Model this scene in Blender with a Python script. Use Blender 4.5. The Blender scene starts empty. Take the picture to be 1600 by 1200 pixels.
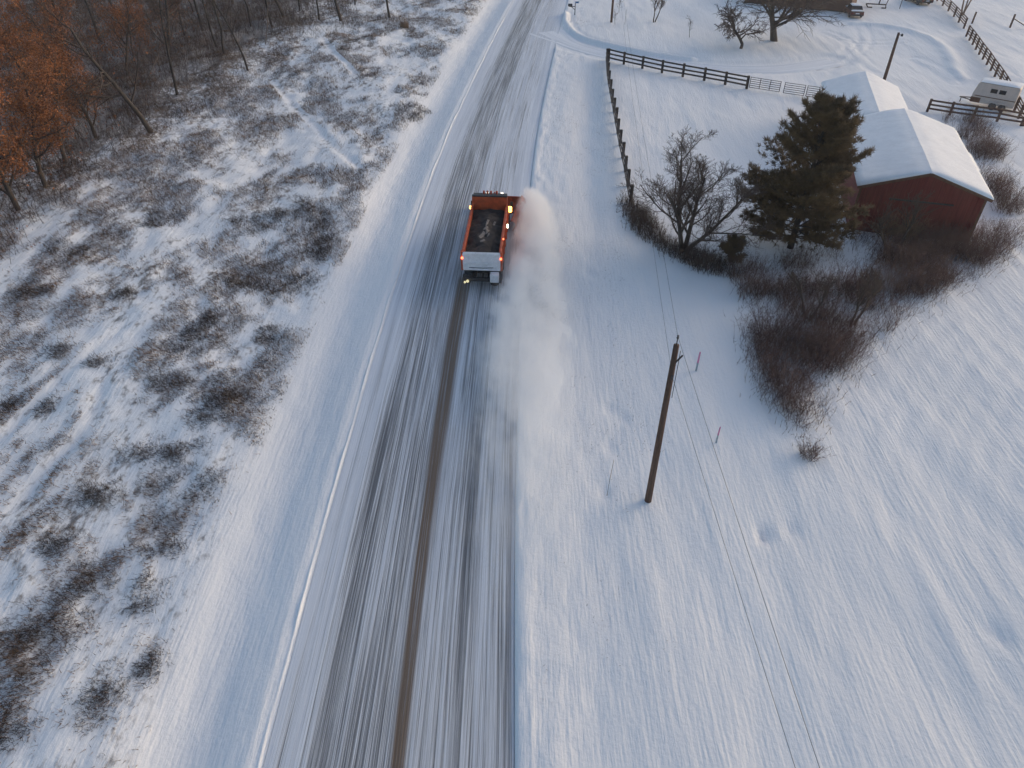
import bpy, math, random
import numpy as np
from mathutils import Vector, Matrix

# ------------------------------------------------------------------ camera, sky, sun, exposure
SC = bpy.context.scene
COL = SC.collection
CAM_H, FPX, PITCH = 25.0, 1127.0, math.radians(39.2)
cam = bpy.data.cameras.new('camera')
cam.sensor_width = 36.0
cam.lens = FPX / 1600 * 36
cam.clip_start = 0.3
cam.clip_end = 6000
cam_o = bpy.data.objects.new('camera', cam)
COL.objects.link(cam_o)
cam_o.location = (0, 0, CAM_H)
cam_o.rotation_euler = (math.radians(90) - PITCH, 0, 0)
SC.camera = cam_o

SUN_EL = math.radians(17.0)
SUN_AZ = math.radians(62.0)          # clockwise from +Y: low in the sky, ahead and to the right
world = bpy.data.worlds.new('World')
SC.world = world
world.use_nodes = True
wn = world.node_tree.nodes
wl = world.node_tree.links
sky = wn.new('ShaderNodeTexSky')
sky.sky_type = 'NISHITA'
sky.sun_disc = False
sky.sun_elevation = SUN_EL
sky.sun_rotation = SUN_AZ
sky.air_density = 1.0
sky.dust_density = 2.0
sky.ozone_density = 1.0
wn['Background'].inputs['Strength'].default_value = 0.15
wl.new(sky.outputs[0], wn['Background'].inputs['Color'])

sun = bpy.data.lights.new('sun', 'SUN')
sun.energy = 0.5
sun.angle = math.radians(50)
sun.color = (1.0, 0.70, 0.52)
sun_o = bpy.data.objects.new('sun', sun)
COL.objects.link(sun_o)
sd = Vector((math.sin(SUN_AZ) * math.cos(SUN_EL), math.cos(SUN_AZ) * math.cos(SUN_EL), math.sin(SUN_EL)))
sun_o.rotation_euler = (-sd).to_track_quat('-Z', 'Y').to_euler()
sun_o.location = (60, 40, 60)

vs = SC.view_settings
vs.view_transform = 'Standard'
vs.look = 'None'
vs.exposure = 0.38
vs.gamma = 1.0
SC.cycles.use_denoising = True
SC.cycles.use_adaptive_sampling = True
SC.cycles.adaptive_threshold = 0.03
SC.cycles.max_bounces = 9
SC.cycles.volume_bounces = 6
SC.cycles.transparent_max_bounces = 8

rng = np.random.default_rng(11)
R = random.Random(5)

# ------------------------------------------------------------------ helpers
_c, _s = math.cos(PITCH), math.sin(PITCH)


def at(px, py, z=0.0):
    """survey helper: a spot of the 1600x1200 photograph as a point at height z"""
    u, v = px - 800, py - 600
    dy, dz = FPX * _c - v * _s, -(FPX * _s + v * _c)
    t = (z - CAM_H) / dz
    return np.array((u * t, dy * t))


def link(o, parent=None):
    COL.objects.link(o)
    if parent is not None:
        o.parent = parent
    return o


def tag(o, label=None, cat=None, group=None, kind=None):
    if label: o['label'] = label
    if cat: o['category'] = cat
    if group: o['group'] = group
    if kind: o['kind'] = kind
    return o


def empty(name, loc, rz=0.0):
    o = bpy.data.objects.new(name, None)
    link(o)
    o.location = loc
    o.rotation_euler = (0, 0, rz)
    o.empty_display_size = 0.2
    return o


def mesh_np(name, verts, faces, smooth=False):
    verts = np.asarray(verts, dtype=np.float32)
    faces = np.asarray(faces, dtype=np.int32)
    k = faces.shape[1]
    me = bpy.data.meshes.new(name)
    me.vertices.add(len(verts))
    me.vertices.foreach_set('co', verts.ravel())
    me.loops.add(faces.size)
    me.loops.foreach_set('vertex_index', faces.ravel())
    me.polygons.add(len(faces))
    me.polygons.foreach_set('loop_start', np.arange(0, faces.size, k, dtype=np.int32))
    try:
        me.polygons.foreach_set('loop_total', np.full(len(faces), k, dtype=np.int32))
    except Exception:
        pass
    if smooth:
        me.polygons.foreach_set('use_smooth', np.ones(len(faces), dtype=bool))
    me.update(calc_edges=True)
    me.validate()
    return me


def obj_np(name, verts, faces, mat, parent=None, smooth=False):
    me = mesh_np(name, verts, faces, smooth)
    me.materials.append(mat)
    return link(bpy.data.objects.new(name, me), parent)


class MB:
    """collects boxes, bars, prisms into one mesh"""
    def __init__(self):
        self.v, self.f = [], []

    def add(self, vs_, fs):
        b = len(self.v)
        self.v += [tuple(p) for p in vs_]
        self.f += [tuple(i + b for i in f) for f in fs]
        return self

    def hexa(self, p):
        return self.add(p, [(0, 3, 2, 1), (4, 5, 6, 7), (0, 1, 5, 4), (1, 2, 6, 5), (2, 3, 7, 6), (3, 0, 4, 7)])

    def box(self, x0, x1, y0, y1, z0, z1):
        return self.hexa([(x0, y0, z0), (x1, y0, z0), (x1, y1, z0), (x0, y1, z0), (x0, y0, z1), (x1, y0, z1), (x1, y1, z1), (x0, y1, z1)])

    def bar(self, a, b, w, h=None):
        a, b = Vector(a), Vector(b)
        h = w if h is None else h
        d = (b - a).normalized()
        up = Vector((0, 0, 1)) if abs(d.z) < 0.95 else Vector((0, 1, 0))
        s_ = d.cross(up).normalized() * (w / 2)
        t_ = s_.normalized().cross(d).normalized() * (h / 2)
        return self.hexa([a - s_ - t_, a + s_ - t_, a + s_ + t_, a - s_ + t_, b - s_ - t_, b + s_ - t_, b + s_ + t_, b - s_ + t_])

    def tube(self, pts, r, n=8, r1=None):
        pts = [Vector(p) for p in pts]
        b = len(self.v)
        m = len(pts)
        for i, p in enumerate(pts):
            d = (pts[min(i + 1, m - 1)] - pts[max(i - 1, 0)]).normalized()
            up = Vector((0, 0, 1)) if abs(d.z) < 0.9 else Vector((0, 1, 0))
            s_ = d.cross(up).normalized()
            t_ = s_.cross(d).normalized()
            rr = r if r1 is None else r + (r1 - r) * i / (m - 1)
            for k in range(n):
                a = 2 * math.pi * k / n
                self.v.append(tuple(p + s_ * (rr * math.cos(a)) + t_ * (rr * math.sin(a))))
        for i in range(m - 1):
            for k in range(n):
                self.f.append((b + i * n + k, b + i * n + (k + 1) % n, b + (i + 1) * n + (k + 1) % n, b + (i + 1) * n + k))
        self.f.append(tuple(b + k for k in range(n))[::-1])
        self.f.append(tuple(b + (m - 1) * n + k for k in range(n)))
        return self

    def lathe_x(self, prof, cx, cy, cz, n=20):
        """prof: list of (x, r) turned about an axis parallel to X"""
        b = len(self.v)
        for x, r in prof:
            for k in range(n):
                a = 2 * math.pi * k / n
                self.v.append((cx + x, cy + r * math.cos(a), cz + r * math.sin(a)))
        for i in range(len(prof) - 1):
            for k in range(n):
                self.f.append((b + i * n + k, b + i * n + (k + 1) % n, b + (i + 1) * n + (k + 1) % n, b + (i + 1) * n + k))
        self.f.append(tuple(b + k for k in range(n)))
        self.f.append(tuple(b + (len(prof) - 1) * n + k for k in range(n))[::-1])
        return self

    def build(self, name, mat, parent=None, bevel=0.0, smooth=False):
        me = bpy.data.meshes.new(name)
        me.from_pydata(self.v, [], self.f)
        me.update()
        me.materials.append(mat)
        o = link(bpy.data.objects.new(name, me), parent)
        if bevel:
            m = o.modifiers.new('bevel', 'BEVEL')
            m.width = bevel
            m.segments = 2
            m.limit_method = 'ANGLE'
        if smooth:
            for p in me.polygons:
                p.use_smooth = True
        return o


# value noise ---------------------------------------------------------------
def _hash(ix, iy, seed):
    n = (ix.astype(np.int64) * 374761393 + iy.astype(np.int64) * 668265263 + seed * 1274126177) & 0xFFFFFFFF
    n = ((n ^ (n >> 13)) * 1274126177) & 0xFFFFFFFF
    n = n ^ (n >> 16)
    return (n & 0xFFFFFF) / float(0xFFFFFF)


def vnoise(x, y, seed=0):
    x, y = np.asarray(x, float), np.asarray(y, float)
    ix, iy = np.floor(x), np.floor(y)
    fx, fy = x - ix, y - iy
    fx, fy = fx * fx * (3 - 2 * fx), fy * fy * (3 - 2 * fy)
    a, b = _hash(ix, iy, seed), _hash(ix + 1, iy, seed)
    c, d = _hash(ix, iy + 1, seed), _hash(ix + 1, iy + 1, seed)
    return (a + (b - a) * fx) * (1 - fy) + (c + (d - c) * fx) * fy


def fbm(x, y, seed=0, o=3):
    t, a, s_ = 0, 0.5, 0
    for k in range(o):
        t = t + a * vnoise(np.asarray(x) * 2 ** k, np.asarray(y) * 2 ** k, seed + k)
        s_ += a
        a *= 0.5
    return t / s_


def sstep(a, b, x):
    t = np.clip((np.asarray(x, float) - a) / (b - a), 0, 1)
    return t * t * (3 - 2 * t)


# ------------------------------------------------------------------ materials
def new_mat(name):
    m = bpy.data.materials.new(name)
    m.use_nodes = True
    nt = m.node_tree
    return m, nt, nt.nodes, nt.links, nt.nodes['Principled BSDF']


def mat(name, col, rough=0.7, var=0.25, scale=6.0, metal=0.0, bump=0.0, coord='Object', stretch=(1, 1, 1), emit=None, spec=None, col2=None, wetness=None):
    m, nt, N, L, b = new_mat(name)
    b.inputs['Roughness'].default_value = rough
    b.inputs['Metallic'].default_value = metal
    if spec is not None:
        b.inputs['Specular IOR Level'].default_value = spec
    tc = N.new('ShaderNodeTexCoord')
    mp = N.new('ShaderNodeMapping')
    mp.inputs['Scale'].default_value = stretch
    L.new(tc.outputs[coord], mp.inputs['Vector'])
    no = N.new('ShaderNodeTexNoise')
    no.inputs['Scale'].default_value = scale
    no.inputs['Detail'].default_value = 5
    L.new(mp.outputs[0], no.inputs['Vector'])
    cr = N.new('ShaderNodeValToRGB')
    c2 = col2 or tuple(c * (1 + var) for c in col)
    cr.color_ramp.elements[0].position = 0.3
    cr.color_ramp.elements[1].position = 0.7
    cr.color_ramp.elements[0].color = (*[c * (1 - var) for c in col], 1)
    cr.color_ramp.elements[1].color = (*c2, 1)
    L.new(no.outputs['Fac'], cr.inputs[0])
    L.new(cr.outputs[0], b.inputs['Base Color'])
    if bump:
        bp = N.new('ShaderNodeBump')
        bp.inputs['Strength'].default_value = 1.0
        bp.inputs['Distance'].default_value = bump
        L.new(no.outputs['Fac'], bp.inputs['Height'])
        L.new(bp.outputs[0], b.inputs['Normal'])
    if emit:
        b.inputs['Emission Color'].default_value = (*emit[0], 1)
        b.inputs['Emission Strength'].default_value = emit[1]
    return m


def noise_node(N, L, vec, scale, detail=4, stretch=None, rough=0.55):
    if stretch is not None:
        mp = N.new('ShaderNodeMapping')
        mp.inputs['Scale'].default_value = stretch
        L.new(vec, mp.inputs['Vector'])
        vec = mp.outputs[0]
    n = N.new('ShaderNodeTexNoise')
    n.inputs['Scale'].default_value = scale
    n.inputs['Detail'].default_value = detail
    n.inputs['Roughness'].default_value = rough
    L.new(vec, n.inputs['Vector'])
    return n.outputs['Fac']


def math_node(N, L, op, a, b=None, clamp=False):
    n = N.new('ShaderNodeMath')
    n.operation = op
    n.use_clamp = clamp
    for i, q in enumerate((a, b)):
        if q is None:
            continue
        if isinstance(q, (int, float)):
            n.inputs[i].default_value = q
        else:
            L.new(q, n.inputs[i])
    return n.outputs[0]


def ramp_node(N, L, fac, stops, interp='LINEAR'):
    cr = N.new('ShaderNodeValToRGB')
    cr.color_ramp.interpolation = interp
    while len(cr.color_ramp.elements) < len(stops):
        cr.color_ramp.elements.new(0.5)
    for e, (p, c) in zip(cr.color_ramp.elements, stops):
        e.position = p
        e.color = (*c, 1) if len(c) == 3 else c
    L.new(fac, cr.inputs[0])
    return cr.outputs[0]


def mix_node(N, L, fac, a, b):
    n = N.new('ShaderNodeMix')
    n.data_type = 'RGBA'
    if isinstance(fac, (int, float)):
        n.inputs['Factor'].default_value = fac
    else:
        L.new(fac, n.inputs['Factor'])
    for k, q in (('A', a), ('B', b)):
        sock = [i for i in n.inputs if i.name == k and i.type == 'RGBA'][0]
        if isinstance(q, tuple):
            sock.default_value = (*q, 1)
        else:
            L.new(q, sock)
    return [o for o in n.outputs if o.type == 'RGBA'][0]


def maprange(N, L, v, a, b, c=0.0, d=1.0):
    n = N.new('ShaderNodeMapRange')
    n.interpolation_type = 'SMOOTHSTEP'
    n.inputs['From Min'].default_value = a
    n.inputs['From Max'].default_value = b
    n.inputs['To Min'].default_value = c
    n.inputs['To Max'].default_value = d
    L.new(v, n.inputs['Value'])
    return n.outputs[0]


SNOW = (0.82, 0.825, 0.835)


def ground_mat():
    m, nt, N, L, b = new_mat('ground_snow')
    b.inputs['Roughness'].default_value = 0.75
    b.inputs['Specular IOR Level'].default_value = 0.2
    tc = N.new('ShaderNodeTexCoord')
    P = tc.outputs['Object']
    uv = tc.outputs['UV']          # u = metres off the road's centre line, v = metres along it
    sx = N.new('ShaderNodeSeparateXYZ')
    L.new(uv, sx.inputs[0])
    u, v = sx.outputs[0], sx.outputs[1]
    # dead grass and litter poking through the thin snow on the left bank and under the wood
    fine = noise_node(N, L, P, 2.6, 6, (1, 0.55, 1), 0.7)
    big = noise_node(N, L, P, 0.22, 3, (1, 0.7, 1))
    litter = math_node(N, L, 'ADD', math_node(N, L, 'MULTIPLY', fine, 0.75), math_node(N, L, 'MULTIPLY', big, 0.45))
    zone = maprange(N, L, u, -9.6, -8.2, 1.0, 0.0)
    wood = maprange(N, L, u, -46, -26, 1.0, 0.0)
    woody = maprange(N, L, v, 40, 75, 0.0, 1.0)
    woodm = math_node(N, L, 'MULTIPLY', wood, woody)
    thr = math_node(N, L, 'ADD', litter, math_node(N, L, 'MULTIPLY', woodm, 0.36))
    lm = math_node(N, L, 'MULTIPLY', maprange(N, L, thr, 0.60, 0.78), zone)
    brown = ramp_node(N, L, noise_node(N, L, P, 3.0, 3), [(0.3, (0.045, 0.035, 0.028)), (0.7, (0.14, 0.10, 0.07))])
    tint = ramp_node(N, L, noise_node(N, L, P, 0.12, 4, (1, 0.4, 1)), [(0.3, (0.76, 0.775, 0.79)), (0.7, (0.85, 0.85, 0.85))])
    L.new(mix_node(N, L, math_node(N, L, 'MULTIPLY', lm, 0.8), tint, brown), b.inputs['Base Color'])
    # wind-combed crust running with the road, plus grain
    s1 = noise_node(N, L, uv, 1.5, 4, (1.0, 0.13, 1))
    s2 = noise_node(N, L, uv, 6.0, 3, (1.0, 0.12, 1))
    s3 = noise_node(N, L, P, 5.0, 4)
    hgt_ = math_node(N, L, 'ADD', math_node(N, L, 'MULTIPLY', s1, 0.55), math_node(N, L, 'MULTIPLY', s2, 0.35))
    hgt_ = math_node(N, L, 'ADD', hgt_, math_node(N, L, 'MULTIPLY', s3, 0.22))
    bp = N.new('ShaderNodeBump')
    bp.inputs['Strength'].default_value = 0.7
    bp.inputs['Distance'].default_value = 0.16
    L.new(hgt_, bp.inputs['Height'])
    L.new(bp.outputs[0], b.inputs['Normal'])
    return m


def road_mat():
    m, nt, N, L, b = new_mat('road_snow_over_asphalt')
    tc = N.new('ShaderNodeTexCoord')
    uv = tc.outputs['UV']
    sx = N.new('ShaderNodeSeparateXYZ')
    L.new(uv, sx.inputs[0])
    u, v = sx.outputs[0], sx.outputs[1]
    un = maprange(N, L, u, -4.15, 4.15)
    un.node.interpolation_type = 'LINEAR'
    # how much asphalt each strip of the road shows, behind and ahead of the truck
    z_near = ramp_node(N, L, un, [(0.0, (.0,) * 3), (0.03, (.10,) * 3), (0.055, (.34,) * 3), (0.10, (.18,) * 3), (0.15, (.30,) * 3), (0.19, (.56,) * 3), (0.26, (.48,) * 3),
                                  (0.36, (.46,) * 3), (0.46, (.48,) * 3), (0.52, (.55,) * 3), (0.56, (.36,) * 3), (0.66, (.40,) * 3), (0.76, (.50,) * 3), (0.84, (.36,) * 3), (0.93, (.34,) * 3), (0.975, (.55,) * 3), (1.0, (.4,) * 3)])
    z_far = ramp_node(N, L, un, [(0.0, (.0,) * 3), (0.06, (.12,) * 3), (0.14, (.20,) * 3), (0.22, (.50,) * 3), (0.32, (.52,) * 3), (0.40, (.46,) * 3), (0.48, (.56,) * 3),
                                 (0.52, (.34,) * 3), (0.56, (.26,) * 3), (0.70, (.32,) * 3), (0.82, (.28,) * 3), (0.92, (.06,) * 3), (1.0, (.1,) * 3)])
    ahead = maprange(N, L, v, 44, 52)
    zone = mix_node(N, L, ahead, z_near, z_far)
    wob = noise_node(N, L, uv, 1.0, 2, (0.6, 0.05, 1))
    wu = math_node(N, L, 'ADD', u, math_node(N, L, 'MULTIPLY', wob, 0.25))
    cx = N.new('ShaderNodeCombineXYZ')
    L.new(wu, cx.inputs[0])
    L.new(v, cx.inputs[1])
    W = cx.outputs[0]
    n1 = noise_node(N, L, W, 2.2, 5, (1, 0.014, 1), 0.65)
    n2 = noise_node(N, L, W, 11.0, 5, (1, 0.007, 1), 0.72)
    n4 = noise_node(N, L, W, 34.0, 3, (1, 0.004, 1), 0.6)
    n3 = noise_node(N, L, W, 1.2, 3, (0.8, 0.06, 1))
    st = math_node(N, L, 'ADD', math_node(N, L, 'MULTIPLY', n1, 0.30), math_node(N, L, 'MULTIPLY', n2, 0.52))
    st = math_node(N, L, 'ADD', st, math_node(N, L, 'MULTIPLY', n4, 0.26))
    st = math_node(N, L, 'ADD', st, math_node(N, L, 'MULTIPLY', n3, 0.14))
    val = math_node(N, L, 'ADD', st, math_node(N, L, 'MULTIPLY', zone, 0.34))
    dark = maprange(N, L, val, 0.67, 0.87)
    # brine-brown wheel track that the truck has just laid down
    tr = math_node(N, L, 'ABSOLUTE', math_node(N, L, 'SUBTRACT', wu, 0.40))
    tw = maprange(N, L, v, 12, 36, 0.36, 0.60)
    trk = math_node(N, L, 'SUBTRACT', 1.0, math_node(N, L, 'DIVIDE', tr, tw), True)
    trk = math_node(N, L, 'MULTIPLY', maprange(N, L, trk, 0.0, 0.6), maprange(N, L, v, 41.5, 42.5, 1.0, 0.0))
    trk = math_node(N, L, 'MULTIPLY', trk, maprange(N, L, n2, 0.30, 0.55, 0.55, 1.0))
    snow_c = ramp_node(N, L, n1, [(0.3, (0.50, 0.54, 0.60)), (0.65, (0.76, 0.79, 0.83))])
    asph = ramp_node(N, L, n2, [(0.3, (0.035, 0.037, 0.042)), (0.7, (0.10, 0.105, 0.115))])
    colr = mix_node(N, L, math_node(N, L, 'MULTIPLY', dark, 0.92), snow_c, asph)
    brn = ramp_node(N, L, n2, [(0.35, (0.065, 0.045, 0.032)), (0.7, (0.19, 0.13, 0.085))])
    colr = mix_node(N, L, math_node(N, L, 'MULTIPLY', trk, 0.93), colr, brn)
    L.new(colr, b.inputs['Base Color'])
    L.new(math_node(N, L, 'SUBTRACT', 0.8, math_node(N, L, 'MULTIPLY', math_node(N, L, 'MAXIMUM', dark, trk), 0.3)), b.inputs['Roughness'])
    b.inputs['Specular IOR Level'].default_value = 0.3
    bp = N.new('ShaderNodeBump')
    bp.inputs['Strength'].default_value = 0.8
    bp.inputs['Distance'].default_value = 0.05
    L.new(math_node(N, L, 'SUBTRACT', st, math_node(N, L, 'MULTIPLY', dark, 0.4)), bp.inputs['Height'])
    L.new(bp.outputs[0], b.inputs['Normal'])
    return m


def drive_mat():
    m, nt, N, L, b = new_mat('driveway_packed_snow')
    tc = N.new('ShaderNodeTexCoord')
    uv = tc.outputs['UV']
    b.inputs['Roughness'].default_value = 0.7
    n1 = noise_node(N, L, uv, 3.0, 4, (1, 0.04, 1), 0.65)
    n2 = noise_node(N, L, uv, 9.0, 3, (1, 0.03, 1))
    s_ = math_node(N, L, 'ADD', math_node(N, L, 'MULTIPLY', n1, 0.6), math_node(N, L, 'MULTIPLY', n2, 0.4))
    L.new(ramp_node(N, L, s_, [(0.30, (0.60, 0.63, 0.68)), (0.55, (0.78, 0.80, 0.83))]), b.inputs['Base Color'])
    bp = N.new('ShaderNodeBump')
    bp.inputs['Distance'].default_value = 0.06
    L.new(s_, bp.inputs['Height'])
    L.new(bp.outputs[0], b.inputs['Normal'])
    return m


M = dict(
    ground=ground_mat(), road=road_mat(), drive=drive_mat(),
    snow=mat('lying_snow', SNOW, 0.75, 0.04, 1.5, bump=0.03, spec=0.2),
    twig_wood=mat('wood_undergrowth', (0.058, 0.034, 0.025), 0.9, 0.35, 1.0),
    bark=mat('bark_grey_brown', (0.060, 0.045, 0.036), 0.9, 0.35, 5, bump=0.02, stretch=(1, 1, 0.2)),
    bark_dark=mat('bark_dark', (0.036, 0.028, 0.023), 0.9, 0.3, 5),
    bark_pale=mat('bark_pale', (0.22, 0.16, 0.12), 0.85, 0.3, 4),
    twig=mat('twig_brown', (0.080, 0.054, 0.042), 0.9, 0.25, 2),
    twig_red=mat('twig_reddish', (0.120, 0.068, 0.056), 0.9, 0.3, 1.2),
    oakleaf=mat('glow_tinted_oak_leaves', (0.20, 0.065, 0.020), 0.8, 0.6, 0.9, col2=(0.44, 0.15, 0.036)),  # rust leaves, pushed more orange to stand in for the corner's warm glow
    needle=mat('pine_needles', (0.070, 0.047, 0.018), 0.75, 0.35, 0.7, col2=(0.15, 0.088, 0.029)),
    grass=mat('dead_grass', (0.145, 0.092, 0.055), 0.9, 0.45, 0.6),
    reed=mat('tawny_grass', (0.26, 0.16, 0.09), 0.9, 0.3, 2),
    bramble=mat('bramble_stems', (0.070, 0.048, 0.036), 0.9, 0.4, 0.8),
    fence=mat('fence_dark_wood', (0.034, 0.025, 0.022), 0.85, 0.35, 6, stretch=(1, 1, 3)),
    fence_warm=mat('fence_brown_wood', (0.10, 0.055, 0.040), 0.85, 0.3, 6),
    pole=mat('creosote_pole', (0.095, 0.052, 0.034), 0.85, 0.35, 7, stretch=(2, 2, 0.15), bump=0.02),
    barn=mat('barn_red_boards', (0.16, 0.024, 0.018), 0.8, 0.3, 5, stretch=(3, 3, 0.12), bump=0.02),
    barn_trim=mat('barn_brown_trim', (0.13, 0.06, 0.035), 0.8, 0.3, 6),
    orange=mat('orange_truck_paint', (0.42, 0.068, 0.018), 0.55, 0.35, 2.5),
    steel=mat('dark_steel', (0.045, 0.045, 0.048), 0.55, 0.3, 6, metal=0.4),
    galv=mat('galvanised_tube', (0.06, 0.06, 0.065), 0.5, 0.2, 8, metal=0.5),
    rubber=mat('tyre_rubber', (0.022, 0.022, 0.024), 0.9, 0.3, 10, col2=(0.10, 0.10, 0.105)),
    load=mat('road_grit_load', (0.030, 0.024, 0.022), 0.95, 0.4, 2.2, bump=0.10),
    tail=mat('snow_caked_tailgate', (0.72, 0.71, 0.73), 0.8, 0.12, 4, bump=0.02),
    glass=mat('dark_glass', (0.02, 0.024, 0.03), 0.12, 0.2, 4),
    amber=mat('amber_lamp', (0.8, 0.35, 0.05), 0.3, 0.05, 4, emit=((1.0, 0.45, 0.08), 6)),
    white_l=mat('white_lamp', (0.9, 0.8, 0.6), 0.3, 0.05, 4, emit=((1.0, 0.85, 0.6), 5)),
    yellow_l=mat('work_lamp', (0.9, 0.8, 0.5), 0.3, 0.05, 4, emit=((1.0, 0.85, 0.45), 0.5)),
    red_l=mat('red_lamp', (0.7, 0.05, 0.03), 0.3, 0.05, 4, emit=((1.0, 0.16, 0.06), 4)),
    cream=mat('cream_trailer_paint', (0.56, 0.47, 0.41), 0.55, 0.10, 2),
    house=mat('brown_house_siding', (0.10, 0.052, 0.035), 0.85, 0.2, 3, stretch=(0.4, 0.4, 6)),
    carbody=mat('maroon_car_paint', (0.12, 0.045, 0.030), 0.35, 0.2, 3),
    suv=mat('olive_suv_paint', (0.050, 0.045, 0.030), 0.4, 0.25, 3),
    pink=mat('pink_marker', (0.55, 0.20, 0.34), 0.6, 0.15, 5),
    markgrey=mat('grey_marker_tube', (0.28, 0.34, 0.37), 0.6, 0.2, 5),
    blue=mat('blue_sign', (0.03, 0.13, 0.30), 0.5, 0.1, 5),
    black=mat('black_enamel', (0.018, 0.02, 0.024), 0.5, 0.2, 6),
    wire=mat('power_wire', (0.035, 0.035, 0.04), 0.7, 0.1, 4),
)

# ------------------------------------------------------------------ road line and terrain
_ry = np.array([-400, -100, 0, 10, 20, 28.5, 41, 55, 66, 75, 88, 106, 126, 160, 220, 400, 1500], float)
_rx = np.array([-4.1, -4.1, -4.1, -4.1, -4.08, -3.92, -3.52, -2.80, -2.02, -1.22, 0.15, 2.10, 4.55, 9.6, 20, 56, 300], float)
_yy = np.arange(-400, 1500, 1.0)
_xx = np.interp(_yy, _ry, _rx)
_k = np.hanning(25); _k /= _k.sum()
_xs = np.convolve(np.pad(_xx, 12, mode='edge'), _k, mode='valid')


def road_x(y):
    return np.interp(y, _yy, _xs)


def poly_dist(x, y, pts):
    """distance to a polyline"""
    best = np.full(np.shape(x), 1e9)
    for (ax, ay), (bx, by) in zip(pts[:-1], pts[1:]):
        dx, dy = bx - ax, by - ay
        t = np.clip(((x - ax) * dx + (y - ay) * dy) / (dx * dx + dy * dy), 0, 1)
        best = np.minimum(best, np.hypot(x - ax - t * dx, y - ay - t * dy))
    return best


def smooth_poly(pts, n=8):
    pts = np.array(pts, float)
    P = np.vstack([2 * pts[0] - pts[1], pts, 2 * pts[-1] - pts[-2]])
    out = []
    for i in range(1, len(P) - 2):
        for t in np.linspace(0, 1, n, endpoint=False):
            a, b, c, d = P[i - 1], P[i], P[i + 1], P[i + 2]
            out.append(0.5 * ((2 * b) + (c - a) * t + (2 * a - 5 * b + 4 * c - d) * t * t + (3 * b - a - 3 * c + d) * t ** 3))
    out.append(P[-2])
    return np.array(out)


DRIVE = smooth_poly([at(853, 50), at(884, 66), at(925, 80), at(985, 92), at(1060, 101), at(1150, 108), at(1230, 106), at(1300, 96)])
DRIVE_BANK = smooth_poly([at(883, 22), at(886, 40), at(905, 58), at(945, 71), at(1000, 83), at(1080, 93)])
LOOP = smooth_poly([at(1335, 40), at(1380, 43), at(1425, 52), at(1458, 66), at(1478, 84), at(1490, 108), at(1500, 124)])
TRACKS = [smooth_poly([at(*p) for p in q]) for q in (
    [(1200, 112), (1270, 106), (1320, 94), (1352, 66), (1345, 44)],
    [(1290, 108), (1330, 80), (1318, 62), (1290, 50)],
    [(1330, 78), (1352, 100), (1370, 112)],
    [(1310, 60), (1350, 66), (1410, 66)],
    [(1430, 92), (1462, 108), (1492, 130)],
)]
TRAILS = [smooth_poly([at(*p) for p in q]) for q in (
    [(428, 128), (450, 155), (492, 195), (520, 228), (560, 262)],
    [(-20, 705), (40, 650), (110, 588), (160, 545), (215, 500)],
    [(30, 800), (85, 720), (130, 680), (170, 590)],
    [(505, 62), (525, 90), (555, 118)],
)]
DENTS = [at(*p) for p in ((950, 640), (975, 655), (1190, 835), (1195, 842), (918, 428), (925, 434), (945, 770), (952, 700), (1235, 830), (1550, 985), (1570, 1000), (888, 86), (905, 90), (918, 84))]


HEDGE = smooth_poly([(12.5, 4.0), (12.9, 14.0), at(1275, 800), at(1300, 660), at(1370, 550), at(1460, 470), at(1600, 400), at(1760, 350)])


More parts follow.
